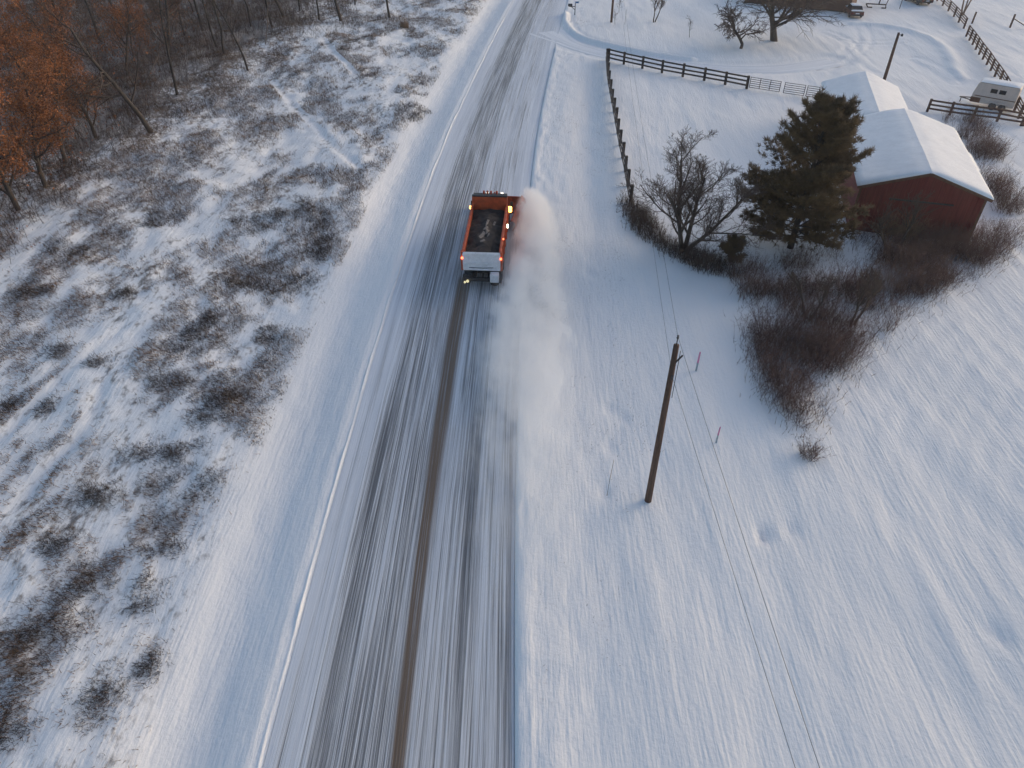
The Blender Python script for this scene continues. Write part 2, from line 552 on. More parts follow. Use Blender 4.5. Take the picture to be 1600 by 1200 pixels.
def hgt(x, y):
    x, y = np.asarray(x, float), np.asarray(y, float)
    d = x - road_x(y)
    dl, dr = -d, d
    h = np.zeros_like(d)
    # left: berm the plough left, ditch, hummocky bank
    wob = (vnoise(y / 3.0, y * 0 + 1.5, 5) - 0.5) * 0.16
    berm = np.exp(-((dl - 4.32 + wob) / 0.055) ** 2) * (0.03 + 0.07 * vnoise(y / 0.7, y * 0, 8)) * (.35 + .9 * vnoise(y / 4.0, y * 0, 9))
    berm += np.exp(-((dl - 4.75) / 0.35) ** 2) * 0.04
    h += berm * (dl > 3.9)
    t = np.clip((dl - 4.6) / 4.6, 0, 1)
    h += (-0.36 * np.sin(math.pi * t) ** 2 + (.10 * (fbm(x / .8, y / 3.0, 15) - .5) + .05 * (vnoise(x / .3, y / .5, 16) - .5)) * t * (1 - t) * 4) * (dl > 0)
    bank = sstep(7.8, 10.5, dl)
    h += bank * ((fbm(x / 1.1, y / 1.6, 21) - 0.5) * 0.42 + (fbm(x / 7, y / 9, 31, 2) - 0.5) * 0.9 + 0.15)
    for tr in TRAILS:
        q = poly_dist(x, y, tr)
        h += bank * (-0.13 * np.exp(-(q / 0.28) ** 2) + 0.03 * np.exp(-((q - 0.6) / 0.3) ** 2))
    # right: cut edge of the snow, windrow, shallow ditch, drifted field
    rt = sstep(4.15, 4.32, dr)
    h += rt * (0.13 + 0.08 * np.exp(-((dr - 4.62) / 0.32) ** 2) * vnoise(x / .5, y / 1.1, 41))
    h += -0.40 * np.exp(-((dr - 9.0) / 1.5) ** 2) * sstep(40, 58, y) * (1 - sstep(84, 92, y)) * (dr > 0)
    fld = sstep(4.8, 8.5, dr)
    h += fld * ((fbm(x / 0.9, y / 3.5, 51) - 0.5) * 0.13 + (fbm(x / 6, y / 14, 61, 2) - 0.5) * 0.40)
    m_ = (dr > 14) & (y > 0) & (y < 75) & (x < 70)
    if m_.any():
        xm_, ym_ = x[m_], y[m_]
        q = poly_dist(xm_, ym_, HEDGE)
        side = sstep(.4, 2.0, xm_ - np.interp(ym_, HEDGE[:, 1], HEDGE[:, 0]))
        h[m_] += side * .018 * np.sin(2 * math.pi * (q + .5 * fbm(xm_ / 3, ym_ / 3, 65, 2)) / 1.25) * (.35 + .9 * fbm(xm_ / 4, ym_ / 4, 66, 2))
    near = rt * (1 - sstep(6, 9, dr))
    h += near * (fbm(x / 0.5, y / 0.9, 71) - 0.5) * 0.14
    # yard: driveway, turning loop, ruts
    qd = poly_dist(x, y, DRIVE)
    flat = 1 - sstep(1.9, 3.2, qd)
    h = h * (1 - flat * rt) + flat * rt * (-0.02)
    qb = poly_dist(x, y, DRIVE_BANK)
    h += rt * (0.30 * np.exp(-(qb / 0.45) ** 2) - 0.10 * np.exp(-((qb - 0.9) / 0.4) ** 2))
    ql = poly_dist(x, y, LOOP)
    h += 0.32 * np.exp(-(ql / 0.8) ** 2)
    for tr in TRACKS:
        q = poly_dist(x, y, tr)
        h += -0.09 * np.exp(-((q - 0.8) / 0.22) ** 2)
    for p in DENTS:
        h += -0.14 * np.exp(-(((x - p[0]) / 0.22) ** 2 + ((y - p[1]) / 0.4) ** 2))
    # far away: gentle land
    far = sstep(150, 600, np.hypot(x, y - 60))
    h += far * (fbm(x / 160, y / 160, 81, 2) - 0.45) * 14
    # bed for the road sheet
    h = np.where(np.abs(d) < 4.17, -0.05, h)
    return h


def hz(x, y):
    return float(hgt(np.array([x]), np.array([y]))[0])


def uv_set(me, uvs):
    l = me.uv_layers.new(name='UVMap')
    idx = np.empty(len(me.loops), dtype=np.int32)
    me.loops.foreach_get('vertex_index', idx)
    l.data.foreach_set('uv', uvs[idx].astype(np.float32).ravel())


def grid_faces(nu, nv):
    i = np.arange(nv - 1)[:, None] * nu + np.arange(nu - 1)[None, :]
    i = i.ravel()
    return np.stack([i, i + 1, i + nu + 1, i + nu], 1)


def build_ground():
    geo = lambda a, b, n: np.geomspace(a, b, n)
    left = -np.concatenate([geo(1500, 75, 14)[:-1], np.arange(75, 12, -0.33), np.arange(12, 5.2, -0.22), np.arange(5.2, 4.16, -0.03)])
    mid = np.array([-4.16, -2, 0, 2, 4.16])
    right = np.concatenate([np.arange(4.2, 5.4, 0.075), np.arange(5.4, 13, 0.22), np.arange(13, 80, 0.33), geo(80.5, 1500, 14)])
    ds = np.concatenate([left, mid, right])
    ys = np.concatenate([-geo(400, 8, 10), np.arange(-6, 40, 0.30), np.arange(40, 132, 0.36), geo(133, 1500, 18)])
    D, Y = np.meshgrid(ds, ys)
    X = D + road_x(Y)
    Z = hgt(X, Y)
    V = np.stack([X.ravel(), Y.ravel(), Z.ravel()], 1)
    o = obj_np('ground', V, grid_faces(len(ds), len(ys)), M['ground'], smooth=True)
    uv_set(o.data, np.stack([D.ravel(), Y.ravel()], 1))
    tag(o, 'snow covered land with field, yard, ditch and bank', None, kind='structure')


def build_road():
    ds = np.linspace(-4.16, 4.16, 84)
    ys = np.concatenate([np.arange(-120, 0, 6.0), np.arange(0, 132, 0.6), np.arange(132, 900, 8.0)])
    D, Y = np.meshgrid(ds, ys)
    X = D + road_x(Y)
    # shallow ridges left by the blade and tyres
    Z = 0.004 + 0.016 * (fbm(D / 0.16, Y / 16, 91, 2)) + 0.01 * vnoise(D / 0.5, Y / 30, 95)
    V = np.stack([X.ravel(), Y.ravel(), Z.ravel()], 1)
    o = obj_np('road', V, grid_faces(len(ds), len(ys)), M['road'], smooth=True)
    uv_set(o.data, np.stack([D.ravel(), Y.ravel()], 1))
    tag(o, 'country road with ploughed streaky snow over asphalt', None, kind='structure')


def build_driveway():
    P = smooth_poly(DRIVE[::4], 6)
    T = np.gradient(P, axis=0)
    T /= np.linalg.norm(T, axis=1)[:, None]
    Nn = np.stack([T[:, 1], -T[:, 0]], 1)
    S = np.concatenate([[0], np.cumsum(np.linalg.norm(np.diff(P, axis=0), axis=1))])
    ws = np.linspace(-1.75, 1.75, 24)
    V, U = [], []
    for i in range(len(P)):
        for w in ws:
            q = P[i] + Nn[i] * w * (1 + 1.0 * max(0, 1 - S[i] / 6))
            rut = -0.035 * (math.exp(-((abs(w) - 0.8) / 0.2) ** 2))
            edge = -0.11 * float(sstep(1.2, 1.75, abs(w)))
            V.append((q[0], q[1], 0.030 + rut + edge))
            U.append((w, S[i]))
    o = obj_np('driveway', V, grid_faces(len(ws), len(P)), M['drive'], smooth=True)
    uv_set(o.data, np.array(U))
    tag(o, 'packed snow driveway turning off the road past the paddock', None, kind='structure')


build_ground()
build_road()
build_driveway()


# ------------------------------------------------------------------ plant geometry
def frusta(p0, p1, r0, r1, n=3):
    p0, p1 = np.asarray(p0, float), np.asarray(p1, float)
    r0, r1 = np.asarray(r0, float), np.asarray(r1, float)
    d = p1 - p0
    d /= np.linalg.norm(d, axis=1)[:, None] + 1e-9
    ref = np.where(np.abs(d[:, 2:3]) < 0.9, np.array([[0, 0, 1.0]]), np.array([[1.0, 0, 0]]))
    s_ = np.cross(d, ref)
    s_ /= np.linalg.norm(s_, axis=1)[:, None] + 1e-9
    t_ = np.cross(s_, d)
    m = len(p0)
    V = np.empty((m, 2 * n, 3))
    for k in range(n):
        a = 2 * math.pi * k / n
        o = s_ * math.cos(a) + t_ * math.sin(a)
        V[:, k] = p0 + o * r0[:, None]
        V[:, n + k] = p1 + o * r1[:, None]
    base = (np.arange(m) * 2 * n)[:, None]
    F = np.concatenate([base + np.array([[k, (k + 1) % n, n + (k + 1) % n, n + k]]) for k in range(n)], 0)
    return V.reshape(-1, 3), F


def cones(p0, p1, r):
    """thin three-sided spikes, 3 triangles each"""
    p0, p1 = np.asarray(p0, float), np.asarray(p1, float)
    m = len(p0)
    r = np.broadcast_to(np.asarray(r, float), (m,))
    d = p1 - p0
    d /= np.linalg.norm(d, axis=1)[:, None] + 1e-9
    ref = np.where(np.abs(d[:, 2:3]) < 0.9, np.array([[0, 0, 1.0]]), np.array([[1.0, 0, 0]]))
    s_ = np.cross(d, ref)
    s_ /= np.linalg.norm(s_, axis=1)[:, None] + 1e-9
    t_ = np.cross(s_, d)
    V = np.empty((m, 4, 3))
    for k in range(3):
        a = 2 * math.pi * k / 3
        V[:, k] = p0 + (s_ * math.cos(a) + t_ * math.sin(a)) * r[:, None]
    V[:, 3] = p1
    b = (np.arange(m) * 4)[:, None]
    F = np.concatenate([b + np.array([[0, 1, 3]]), b + np.array([[1, 2, 3]]), b + np.array([[2, 0, 3]])], 0)
    return V.reshape(-1, 3), F


def blades(p0, p1, w, g):
    """flat grass blades, one triangle each"""
    m = len(p0)
    b = np.cross(p1 - p0, g.normal(size=(m, 3)))
    b *= (w / (np.linalg.norm(b, axis=1) + 1e-9))[:, None]
    V = np.stack([p0 - b, p0 + b, p1], 1)
    return V.reshape(-1, 3), np.arange(m * 3).reshape(-1, 3)


def leaves(c, size, g, droop=0.0):
    """single leaf faces: bent rhombi of random bearing"""
    m = len(c)
    a = g.normal(size=(m, 3)); a[:, 2] = a[:, 2] * 0.7 - droop
    a /= np.linalg.norm(a, axis=1)[:, None]
    b = np.cross(a, g.normal(size=(m, 3)))
    b /= np.linalg.norm(b, axis=1)[:, None] + 1e-9
    s_ = (size * g.uniform(0.6, 1.3, m))[:, None]
    V = np.empty((m, 4, 3))
    V[:, 0] = c
    V[:, 1] = c + a * s_ * 0.5 + b * s_ * 0.32
    V[:, 2] = c + a * s_
    V[:, 3] = c + a * s_ * 0.5 - b * s_ * 0.32
    i = (np.arange(m) * 4)[:, None]
    return V.reshape(-1, 3), i + np.array([[0, 1, 2, 3]])


class Grow:
    """recursive bare tree; level 0-1 go to the trunk, the rest to the crown"""
    def __init__(self, seed, child=(5, 7, 6, 5), ratio=(0.6, 0.55, 0.5, 0.5), ang=(38, 42, 45, 50), up=0.12, bend=0.16, start=0.3, taper=0.35, rmin=0.010):
        self.rmin = rmin
        self.r = random.Random(seed)
        self.child, self.ratio, self.ang, self.up, self.bend, self.start, self.taper = child, ratio, ang, up, bend, start, taper
        self.seg = {}

    def rv(self):
        return Vector((self.r.gauss(0, 1), self.r.gauss(0, 1), self.r.gauss(0, 1)))

    def branch(self, p, d, L, r, lv, last):
        n = max(2, 6 - lv) if lv < 3 else 2
        pts, rs = [p.copy()], [r]
        d = d.normalized()
        for i in range(n):
            d = (d + self.rv() * self.bend * (0.6 if lv == 0 else 1) + Vector((0, 0, self.up * (0.3 if lv == 0 else 1)))).normalized()
            p = p + d * (L / n)
            pts.append(p.copy())
            rs.append(r * (1 - (1 - self.taper) * (i + 1) / n))
        for i in range(n):
            self.seg.setdefault(lv, []).append((pts[i], pts[i + 1], rs[i], rs[i + 1]))
        if lv >= last:
            return
        k = self.child[lv]
        for j in range(k):
            t = self.start if lv == 0 else 0.18
            t = t + (1 - t) * (j + self.r.random()) / k
            f = t * n
            i = min(int(f), n - 1)
            q = pts[i].lerp(pts[i + 1], f - i)
            ax = (pts[i + 1] - pts[i]).normalized()
            side = ax.cross(self.rv()).normalized()
            an = math.radians(self.ang[lv] * self.r.uniform(0.6, 1.25))
            nd = ax * math.cos(an) + side * math.sin(an)
            rr = rs[i] * self.r.uniform(0.42, 0.62)
            self.branch(q, nd, L * self.ratio[lv] * self.r.uniform(0.7, 1.2) * (1.15 - 0.5 * t), max(rr, self.rmin), lv + 1, last)

    def meshes(self, split=1, thin=1.0):
        tv, tf, cv, cf = [], [], [], []
        nt = ncr = 0
        for lv, s_ in self.seg.items():
            p0 = np.array([tuple(a[0]) for a in s_]); p1 = np.array([tuple(a[1]) for a in s_])
            r0 = np.array([a[2] for a in s_]); r1 = np.array([a[3] for a in s_])
            if lv >= 2:
                r0, r1 = r0 * thin, r1 * thin
            V, F = frusta(p0, p1, r0, r1, 8 if lv == 0 else (5 if lv == 1 else 3))
            if lv <= split:
                tv.append(V); tf.append(F + nt); nt += len(V)
            else:
                cv.append(V); cf.append(F + ncr); ncr += len(V)
        return (np.concatenate(tv), np.concatenate(tf)), (np.concatenate(cv), np.concatenate(cf))

    def tips(self, lv):
        return np.array([tuple(a[1]) for a in self.seg[lv]])


def flat_mesh(name, vf, m, smooth=False):
    me = mesh_np(name, vf[0], vf[1], smooth)
    me.materials.append(m)
    return me


def tree_proto(seed, H, r, stems=1, last=3, lean=0.1, leaf=0, leaf_size=0.16, bark='bark', twig='twig', spread=26, thin=1.0, **kw):
    g = Grow(seed, **kw)
    for k in range(stems):
        a = 2 * math.pi * k / stems + g.r.random()
        sp = math.radians(spread) * (1 if stems > 1 else 0) * g.r.uniform(0.5, 1.2)
        d = Vector((math.sin(sp) * math.cos(a) + g.r.gauss(0, lean), math.sin(sp) * math.sin(a) + g.r.gauss(0, lean), math.cos(sp)))
        g.branch(Vector((0.10 * math.cos(a) * (stems > 1), 0.10 * math.sin(a) * (stems > 1), -0.15)), d, H * (g.r.uniform(0.85, 1.05) if stems > 1 else 1), r, 0, last)
    t, c = g.meshes(thin=thin)
    lf = None
    if leaf:
        gg = np.random.default_rng(seed)
        tips = np.concatenate([g.tips(l) for l in g.seg if l >= 2])
        pick = tips[gg.integers(0, len(tips), leaf)] + gg.normal(size=(leaf, 3)) * 0.22
        lf = flat_mesh('leaves', leaves(pick, leaf_size, gg, 0.3), M['oakleaf'])
    return dict(trunk=flat_mesh('trunk', t, M[bark], True), crown=flat_mesh('crown', c, M[twig]), leaves=lf)


def place_tree(name, proto, x, y, label, cat='tree', group=None, rz=0.0, sc=1.0, tilt=(0, 0), tall=1.0):
    e = empty(name, (x, y, hz(x, y)), rz)
    e.rotation_euler = (tilt[0], tilt[1], rz)
    e.scale = (sc, sc, sc * tall)
    tag(e, label, cat, group)
    link(bpy.data.objects.new('trunk', proto['trunk']), e)
    link(bpy.data.objects.new('crown', proto['crown']), e)
    if proto['leaves'] is not None:
        link(bpy.data.objects.new('leaves', proto['leaves']), e)
    return e


# ------------------------------------------------------------------ snow plough truck (local: +Y ahead, origin under the tailgate)
def build_truck():
    x0, y0 = -1.93, 40.55
    T = empty('snow_plough_truck', (x0, y0, 0.02), -math.atan2(0.44, 7.4))
    tag(T, 'orange snow plough dump truck carrying dark grit, driving away up the road', 'truck')
    O, St = M['orange'], M['steel']
    # bed
    for s in (-1, 1):
        b = MB()
        x = s * 1.19
        b.hexa([(x - .05, 0, 1.30), (x + .05, 0, 1.30), (x + .05, 6.4, 1.30), (x - .05, 6.4, 1.30), (x - .05, 0, 2.62), (x + .05, 0, 2.62), (x + .05, 6.4, 2.80), (x - .05, 6.4, 2.80)])
        side = b.build('bed_side', O, T, 0.015)
        MB().bar((x, 0.02, 2.65), (x, 6.42, 2.83), 0.16, 0.09).build('top_rail', O, side, 0.02)
        for yy in (0.15, 1.2, 2.25, 3.3, 4.35, 5.4, 6.25):
            MB().box(x + s * .05 if s > 0 else x - .13, x + .13 if s > 0 else x - .05, yy - .06, yy + .06, 1.32, 2.58 + yy * 0.027).build('rib', O, side, 0.01)
    MB().box(-1.14, 1.14, 0.05, 6.35, 1.24, 1.34).build('bed_floor', St, T)
    MB().hexa([(-1.24, 6.40, 1.30), (1.24, 6.40, 1.30), (1.24, 6.50, 1.30), (-1.24, 6.50, 1.30), (-1.24, 6.40, 3.42), (1.24, 6.40, 3.42), (1.24, 6.52, 3.42), (-1.24, 6.52, 3.42)]).build('headboard', O, T, 0.02)
    MB().hexa([(-1.22, 6.53, 3.32), (1.22, 6.53, 3.32), (1.18, 7.15, 3.30), (-1.18, 7.15, 3.30), (-1.22, 6.53, 3.40), (1.22, 6.53, 3.40), (1.18, 7.15, 3.38), (-1.18, 7.15, 3.38)]).build('cab_shield', St, T, 0.02)
    MB().bar((-1.23, 6.46, 3.48), (1.23, 6.46, 3.48), 0.20, 0.11).build('headboard_rail', St, T, 0.02)
    # grit load, heaped
    nx, ny = 26, 60
    xs, ys = np.linspace(-1.13, 1.13, nx), np.linspace(0.10, 6.38, ny)
    X, Y = np.meshgrid(xs, ys)
    Z = 2.12 + 0.040 * Y + 0.36 * np.cos(X / 1.13 * 1.35) * np.sin(np.clip((Y + 1.6) / 9.4, 0, 1) * math.pi) + (fbm(X / 0.5, Y / 0.6, 7) - 0.5) * 0.34
    obj_np('grit_load', np.stack([X.ravel(), Y.ravel(), Z.ravel()], 1), grid_faces(nx, ny), M['load'], T, True)
    # streaks of pale salt on the load
    for k, (px, py, l, w) in enumerate(((0.02, 4.0, 1.9, .10), (0.12, 2.9, .7, .14), (-.22, 2.5, .9, .18), (.25, 2.55, .6, .12), (-.1, 1.75, .5, .16), (.5, 4.3, .8, .09), (0.0, 3.2, .6, .16))):
        a = np.linspace(0, 2 * math.pi, 14, endpoint=False)
        ring = [(px + math.cos(t) * w * R.uniform(.6, 1.2) + 0.08 * math.sin(t), py + math.sin(t) * l / 2 * R.uniform(.7, 1.1)) for t in a]
        zf = lambda x, y: 2.12 + 0.040 * y + 0.36 * math.cos(x / 1.13 * 1.35) * math.sin((y + 1.6) / 9.4 * math.pi) + float(fbm(np.array([x / 0.5]), np.array([y / 0.6]), 7)[0] - 0.5) * 0.34
        V = [(x, y, zf(x, y) - 0.01) for x, y in ring] + [(px, py, zf(px, py) + 0.06)]
        MB().add(V, [(i, (i + 1) % 14, 14) for i in range(14)]).build('salt_streak', SALT, T, 0, True)
    # tailgate: caked in snow, with ribs, latch bar
    tg = MB().box(-1.22, 1.22, -0.10, -0.01, 1.42, 2.66).build('tailgate', M['tail'], T, 0.03)
    for zz in (1.47, 1.92, 2.56):
        MB().bar((-1.18, -0.13, zz), (1.18, -0.13, zz), 0.07, 0.12).build('tailgate_rib', M['tail'], tg, 0.02)
    for xx in (-1.14, 0, 1.14):
        MB().box(xx - .06, xx + .06, -.155, -.10, 1.44, 2.60).build('tailgate_post', M['tail'], tg, 0.02)
    MB().tube([(-0.8, -.17, 1.62), (0.1, -.17, 1.60), (0.75, -.17, 1.64)], 0.018, 6).build('latch_bar', St, tg)
    for s in (-1, 1):
        MB().box(s * 1.25 - .07, s * 1.25 + .07, -.12, .10, 1.38, 2.72).build('corner_post', O, T, 0.02)
        MB().lathe_x([(-.05, .03), (-.05, .075), (.05, .075), (.05, .03)], s * 1.24, -.15, 2.28, 12).build('tail_lamp', M['red_l'], T)
        MB().box(s * 1.0 - .26, s * 1.0 + .26, -.02, .04, .42, 1.02).build('mud_flap', M['rubber'], T)
        MB().box(s * .42 - .05, s * .42 + .05, -.3, 10.2, .80, 1.06).build('frame_rail', St, T)
    MB().box(-1.15, 1.15, -.38, -.24, .72, .98).build('rear_bumper', St, T, 0.02)
    sp = MB().box(.56, 1.12, -.60, -.14, .78, 1.36).build('salt_spreader', M['tail'], T, 0.05)
    MB().lathe_x([(-.03, .02), (-.03, .26), (.03, .26), (.03, .02)], 0, 0, 0, 18).build('spinner', St, sp).matrix_local = Matrix.Translation((.84, -.40, .62)) @ Matrix.Rotation(math.pi / 2, 4, 'Y')
    MB().tube([(-.9, -.5, .78), (-.9, -.42, .78)], .09, 12).build('work_lamp', M['yellow_l'], T)
    MB().tube([(-1.08, -.5, .70), (-1.08, -.42, .70)], .07, 12).build('work_lamp', M['yellow_l'], T)
    # wheels
    def wheel(x, y, dual):
        w = .30 if not dual else .58
        t = MB().lathe_x([(-w / 2, .30), (-w / 2, .48), (-w / 2 + .05, .53), (w / 2 - .05, .53), (w / 2, .48), (w / 2, .30)], x, y, .53, 28).build('wheel', M['rubber'], T, 0, False)
        MB().lathe_x([(-w / 2 - .01, .05), (-w / 2 - .01, .31), (w / 2 + .01, .31), (w / 2 + .01, .05)], x, y, .53, 20).build('rim', M['steel'], t)
    for yy in (1.15, 2.50):
        wheel(-.94, yy, True); wheel(.94, yy, True)
    wheel(-1.06, 8.95, False); wheel(1.06, 8.95, False)
    for yy in (1.15, 2.50):
        MB().tube([(-.7, yy, .53), (.7, yy, .53)], .09, 10).build('axle', St, T)
    # cab and hood
    cab = MB().hexa([(-1.15, 6.75, 1.05), (1.15, 6.75, 1.05), (1.15, 8.55, 1.05), (-1.15, 8.55, 1.05), (-1.08, 6.80, 2.85), (1.08, 6.80, 2.85), (1.06, 8.20, 2.85), (-1.06, 8.20, 2.85)]).build('cab', O, T, 0.06)
    MB().hexa([(-.98, 8.50, 1.95), (.98, 8.50, 1.95), (.98, 8.52, 1.95), (-.98, 8.52, 1.95), (-.94, 8.27, 2.72), (.94, 8.27, 2.72), (.94, 8.29, 2.72), (-.94, 8.29, 2.72)]).build('windscreen', M['glass'], cab)
    for s in (-1, 1):
        MB().hexa([(s * 1.135, 7.05, 1.95), (s * 1.145, 7.05, 1.95), (s * 1.145, 8.25, 1.95), (s * 1.135, 8.25, 1.95), (s * 1.10, 7.05, 2.65), (s * 1.11, 7.05, 2.65), (s * 1.11, 8.10, 2.65), (s * 1.10, 8.10, 2.65)]).build('side_window', M['glass'], cab)
        MB().box(s * 1.42 - .10, s * 1.42 + .10, 8.0, 8.08, 1.75, 2.35).build('mirror', M['steel'], cab, 0.02)
        MB().bar((s * 1.10, 8.05, 2.1), (s * 1.36, 8.05, 2.1), .04).build('mirror_arm', M['steel'], cab)
    MB().hexa([(-1.0, 8.5, .95), (1.0, 8.5, .95), (.9, 10.25, .95), (-.9, 10.25, .95), (-.95, 8.5, 1.95), (.95, 8.5, 1.95), (.82, 10.2, 1.72), (-.82, 10.2, 1.72)]).build('hood', O, T, 0.07)
    for s in (-1, 1):
        MB().box(s * 1.05 - .20, s * 1.05 + .20, 8.35, 9.65, 1.10, 1.22).build('front_fender', O, T, 0.04)
        MB().tube([(s * .55, 10.55, 1.75), (s * .55, 10.63, 1.75)], .11, 12).build('plough_headlamp', M['white_l'], T)
    MB().tube([(-1.0, 6.62, 1.1), (-1.0, 6.62, 3.25)], .07, 10).build('exhaust_stack', M['steel'], T)
    MB().tube([(-1.12, 3.6, .85), (-1.12, 5.1, .85)], .30, 14).build('fuel_tank', St, T)
    MB().box(.85, 1.20, 3.4, 4.8, .62, 1.15).build('tool_box', St, T, 0.02)
    # beacons and marker lamps
    MB().tube([(1.40, 6.60, 2.28), (1.40, 6.60, 2.62)], .13, 12).build('beacon', M['amber'], T)
    MB().bar((1.2, 6.6, 2.26), (1.44, 6.6, 2.26), .07).build('beacon_bracket', St, T)
    MB().tube([(1.36, 4.5, 2.10), (1.36, 4.5, 2.34)], .065, 10).build('side_lamp', M['white_l'], T)
    MB().tube([(-1.36, 6.35, 2.55), (-1.36, 6.35, 2.72)], .075, 10).build('marker_lamp', M['amber'], T)
    MB().tube([(1.28, 1.6, 2.72), (1.28, 1.6, 2.80)], .04, 10).build('marker_lamp', M['red_l'], T)
    for xx in (-.45, -.2, .05, .45):
        MB().tube([(xx, 7.0, 3.38), (xx, 7.0, 3.60)], .07, 10).build('roof_marker', O, T)
    # front plough: curved moldboard, angled; wing blade swept back along the right side
    def blade(name, a, b, h, curl, tall=0.0):
        a, b = Vector(a), Vector(b)
        d = (b - a).normalized()
        nrm = Vector((d.y, -d.x, 0))
        n, k = 14, 9
        vf, vb = [], []
        for i in range(n + 1):
            t = i / n
            q = a.lerp(b, t)
            hh = h + tall * t
            for j in range(k + 1):
                s_ = j / k
                off = nrm * (-curl * math.sin(math.pi * s_ * 0.9) + curl * 0.7 * s_ ** 3)
                vf.append(tuple(q + off + Vector((0, 0, 0.06 + hh * s_))))
                vb.append(tuple(q + off - nrm * 0.04 + Vector((0, 0, 0.06 + hh * s_))))
        m = len(vf)
        f = []
        w = k + 1
        for i in range(n):
            for j in range(k):
                q = i * w + j
                f.append((q, q + w, q + w + 1, q + 1))
                f.append((m + q, m + q + 1, m + q + w + 1, m + q + w))
        for i in range(n):
            for j in (0, k):
                q = i * w + j
                f.append((q, q + w, m + q + w, m + q))
        for j in range(k):
            for i in (0, n):
                q = i * w + j
                f.append((q, q + 1, m + q + 1, m + q))
        return MB().add(vf + vb, f).build(name, O, T, 0, True)
    pl = blade('front_plough', (-1.75, 11.9, 0), (1.95, 11.2, 0), 1.05, .32, .25)
    for xx in (-1.2, -.4, .4, 1.2):
        MB().bar((xx, 11.35 - xx * .19, .15), (xx, 11.42 - xx * .19, 1.15), .06).build('plough_rib', O, pl)
    for s in (-1, 1):
        MB().bar((s * .5, 10.1, .55), (s * .7, 11.4, .45), .12).build('push_arm', St, T)
    MB().bar((0, 10.25, 1.0), (0, 10.45, 1.95), .12).build('lift_mast', O, T)
    MB().bar((-.75, 10.5, 1.55), (.75, 10.5, 1.55), .09).build('lamp_bar', St, T)
    wg = blade('wing_plough', (2.10, 11.3, 0), (1.48, 8.0, 0), 1.30, .30, -.45)
    for q in (.25, .6):
        MB().bar((1.15, 8.6 + q * 2, .9), (2.10 - .62 * q, 11.1 - 3.1 * q, .75), .10).build('wing_strut', O, T)
    MB().bar((1.1, 7.0, 1.2), (1.45, 8.2, .8), .09).build('wing_arm', St, T)
    return T


SALT = mat('pale_salt', (0.20, 0.17, 0.15), 0.9, 0.3, 6)
build_truck()


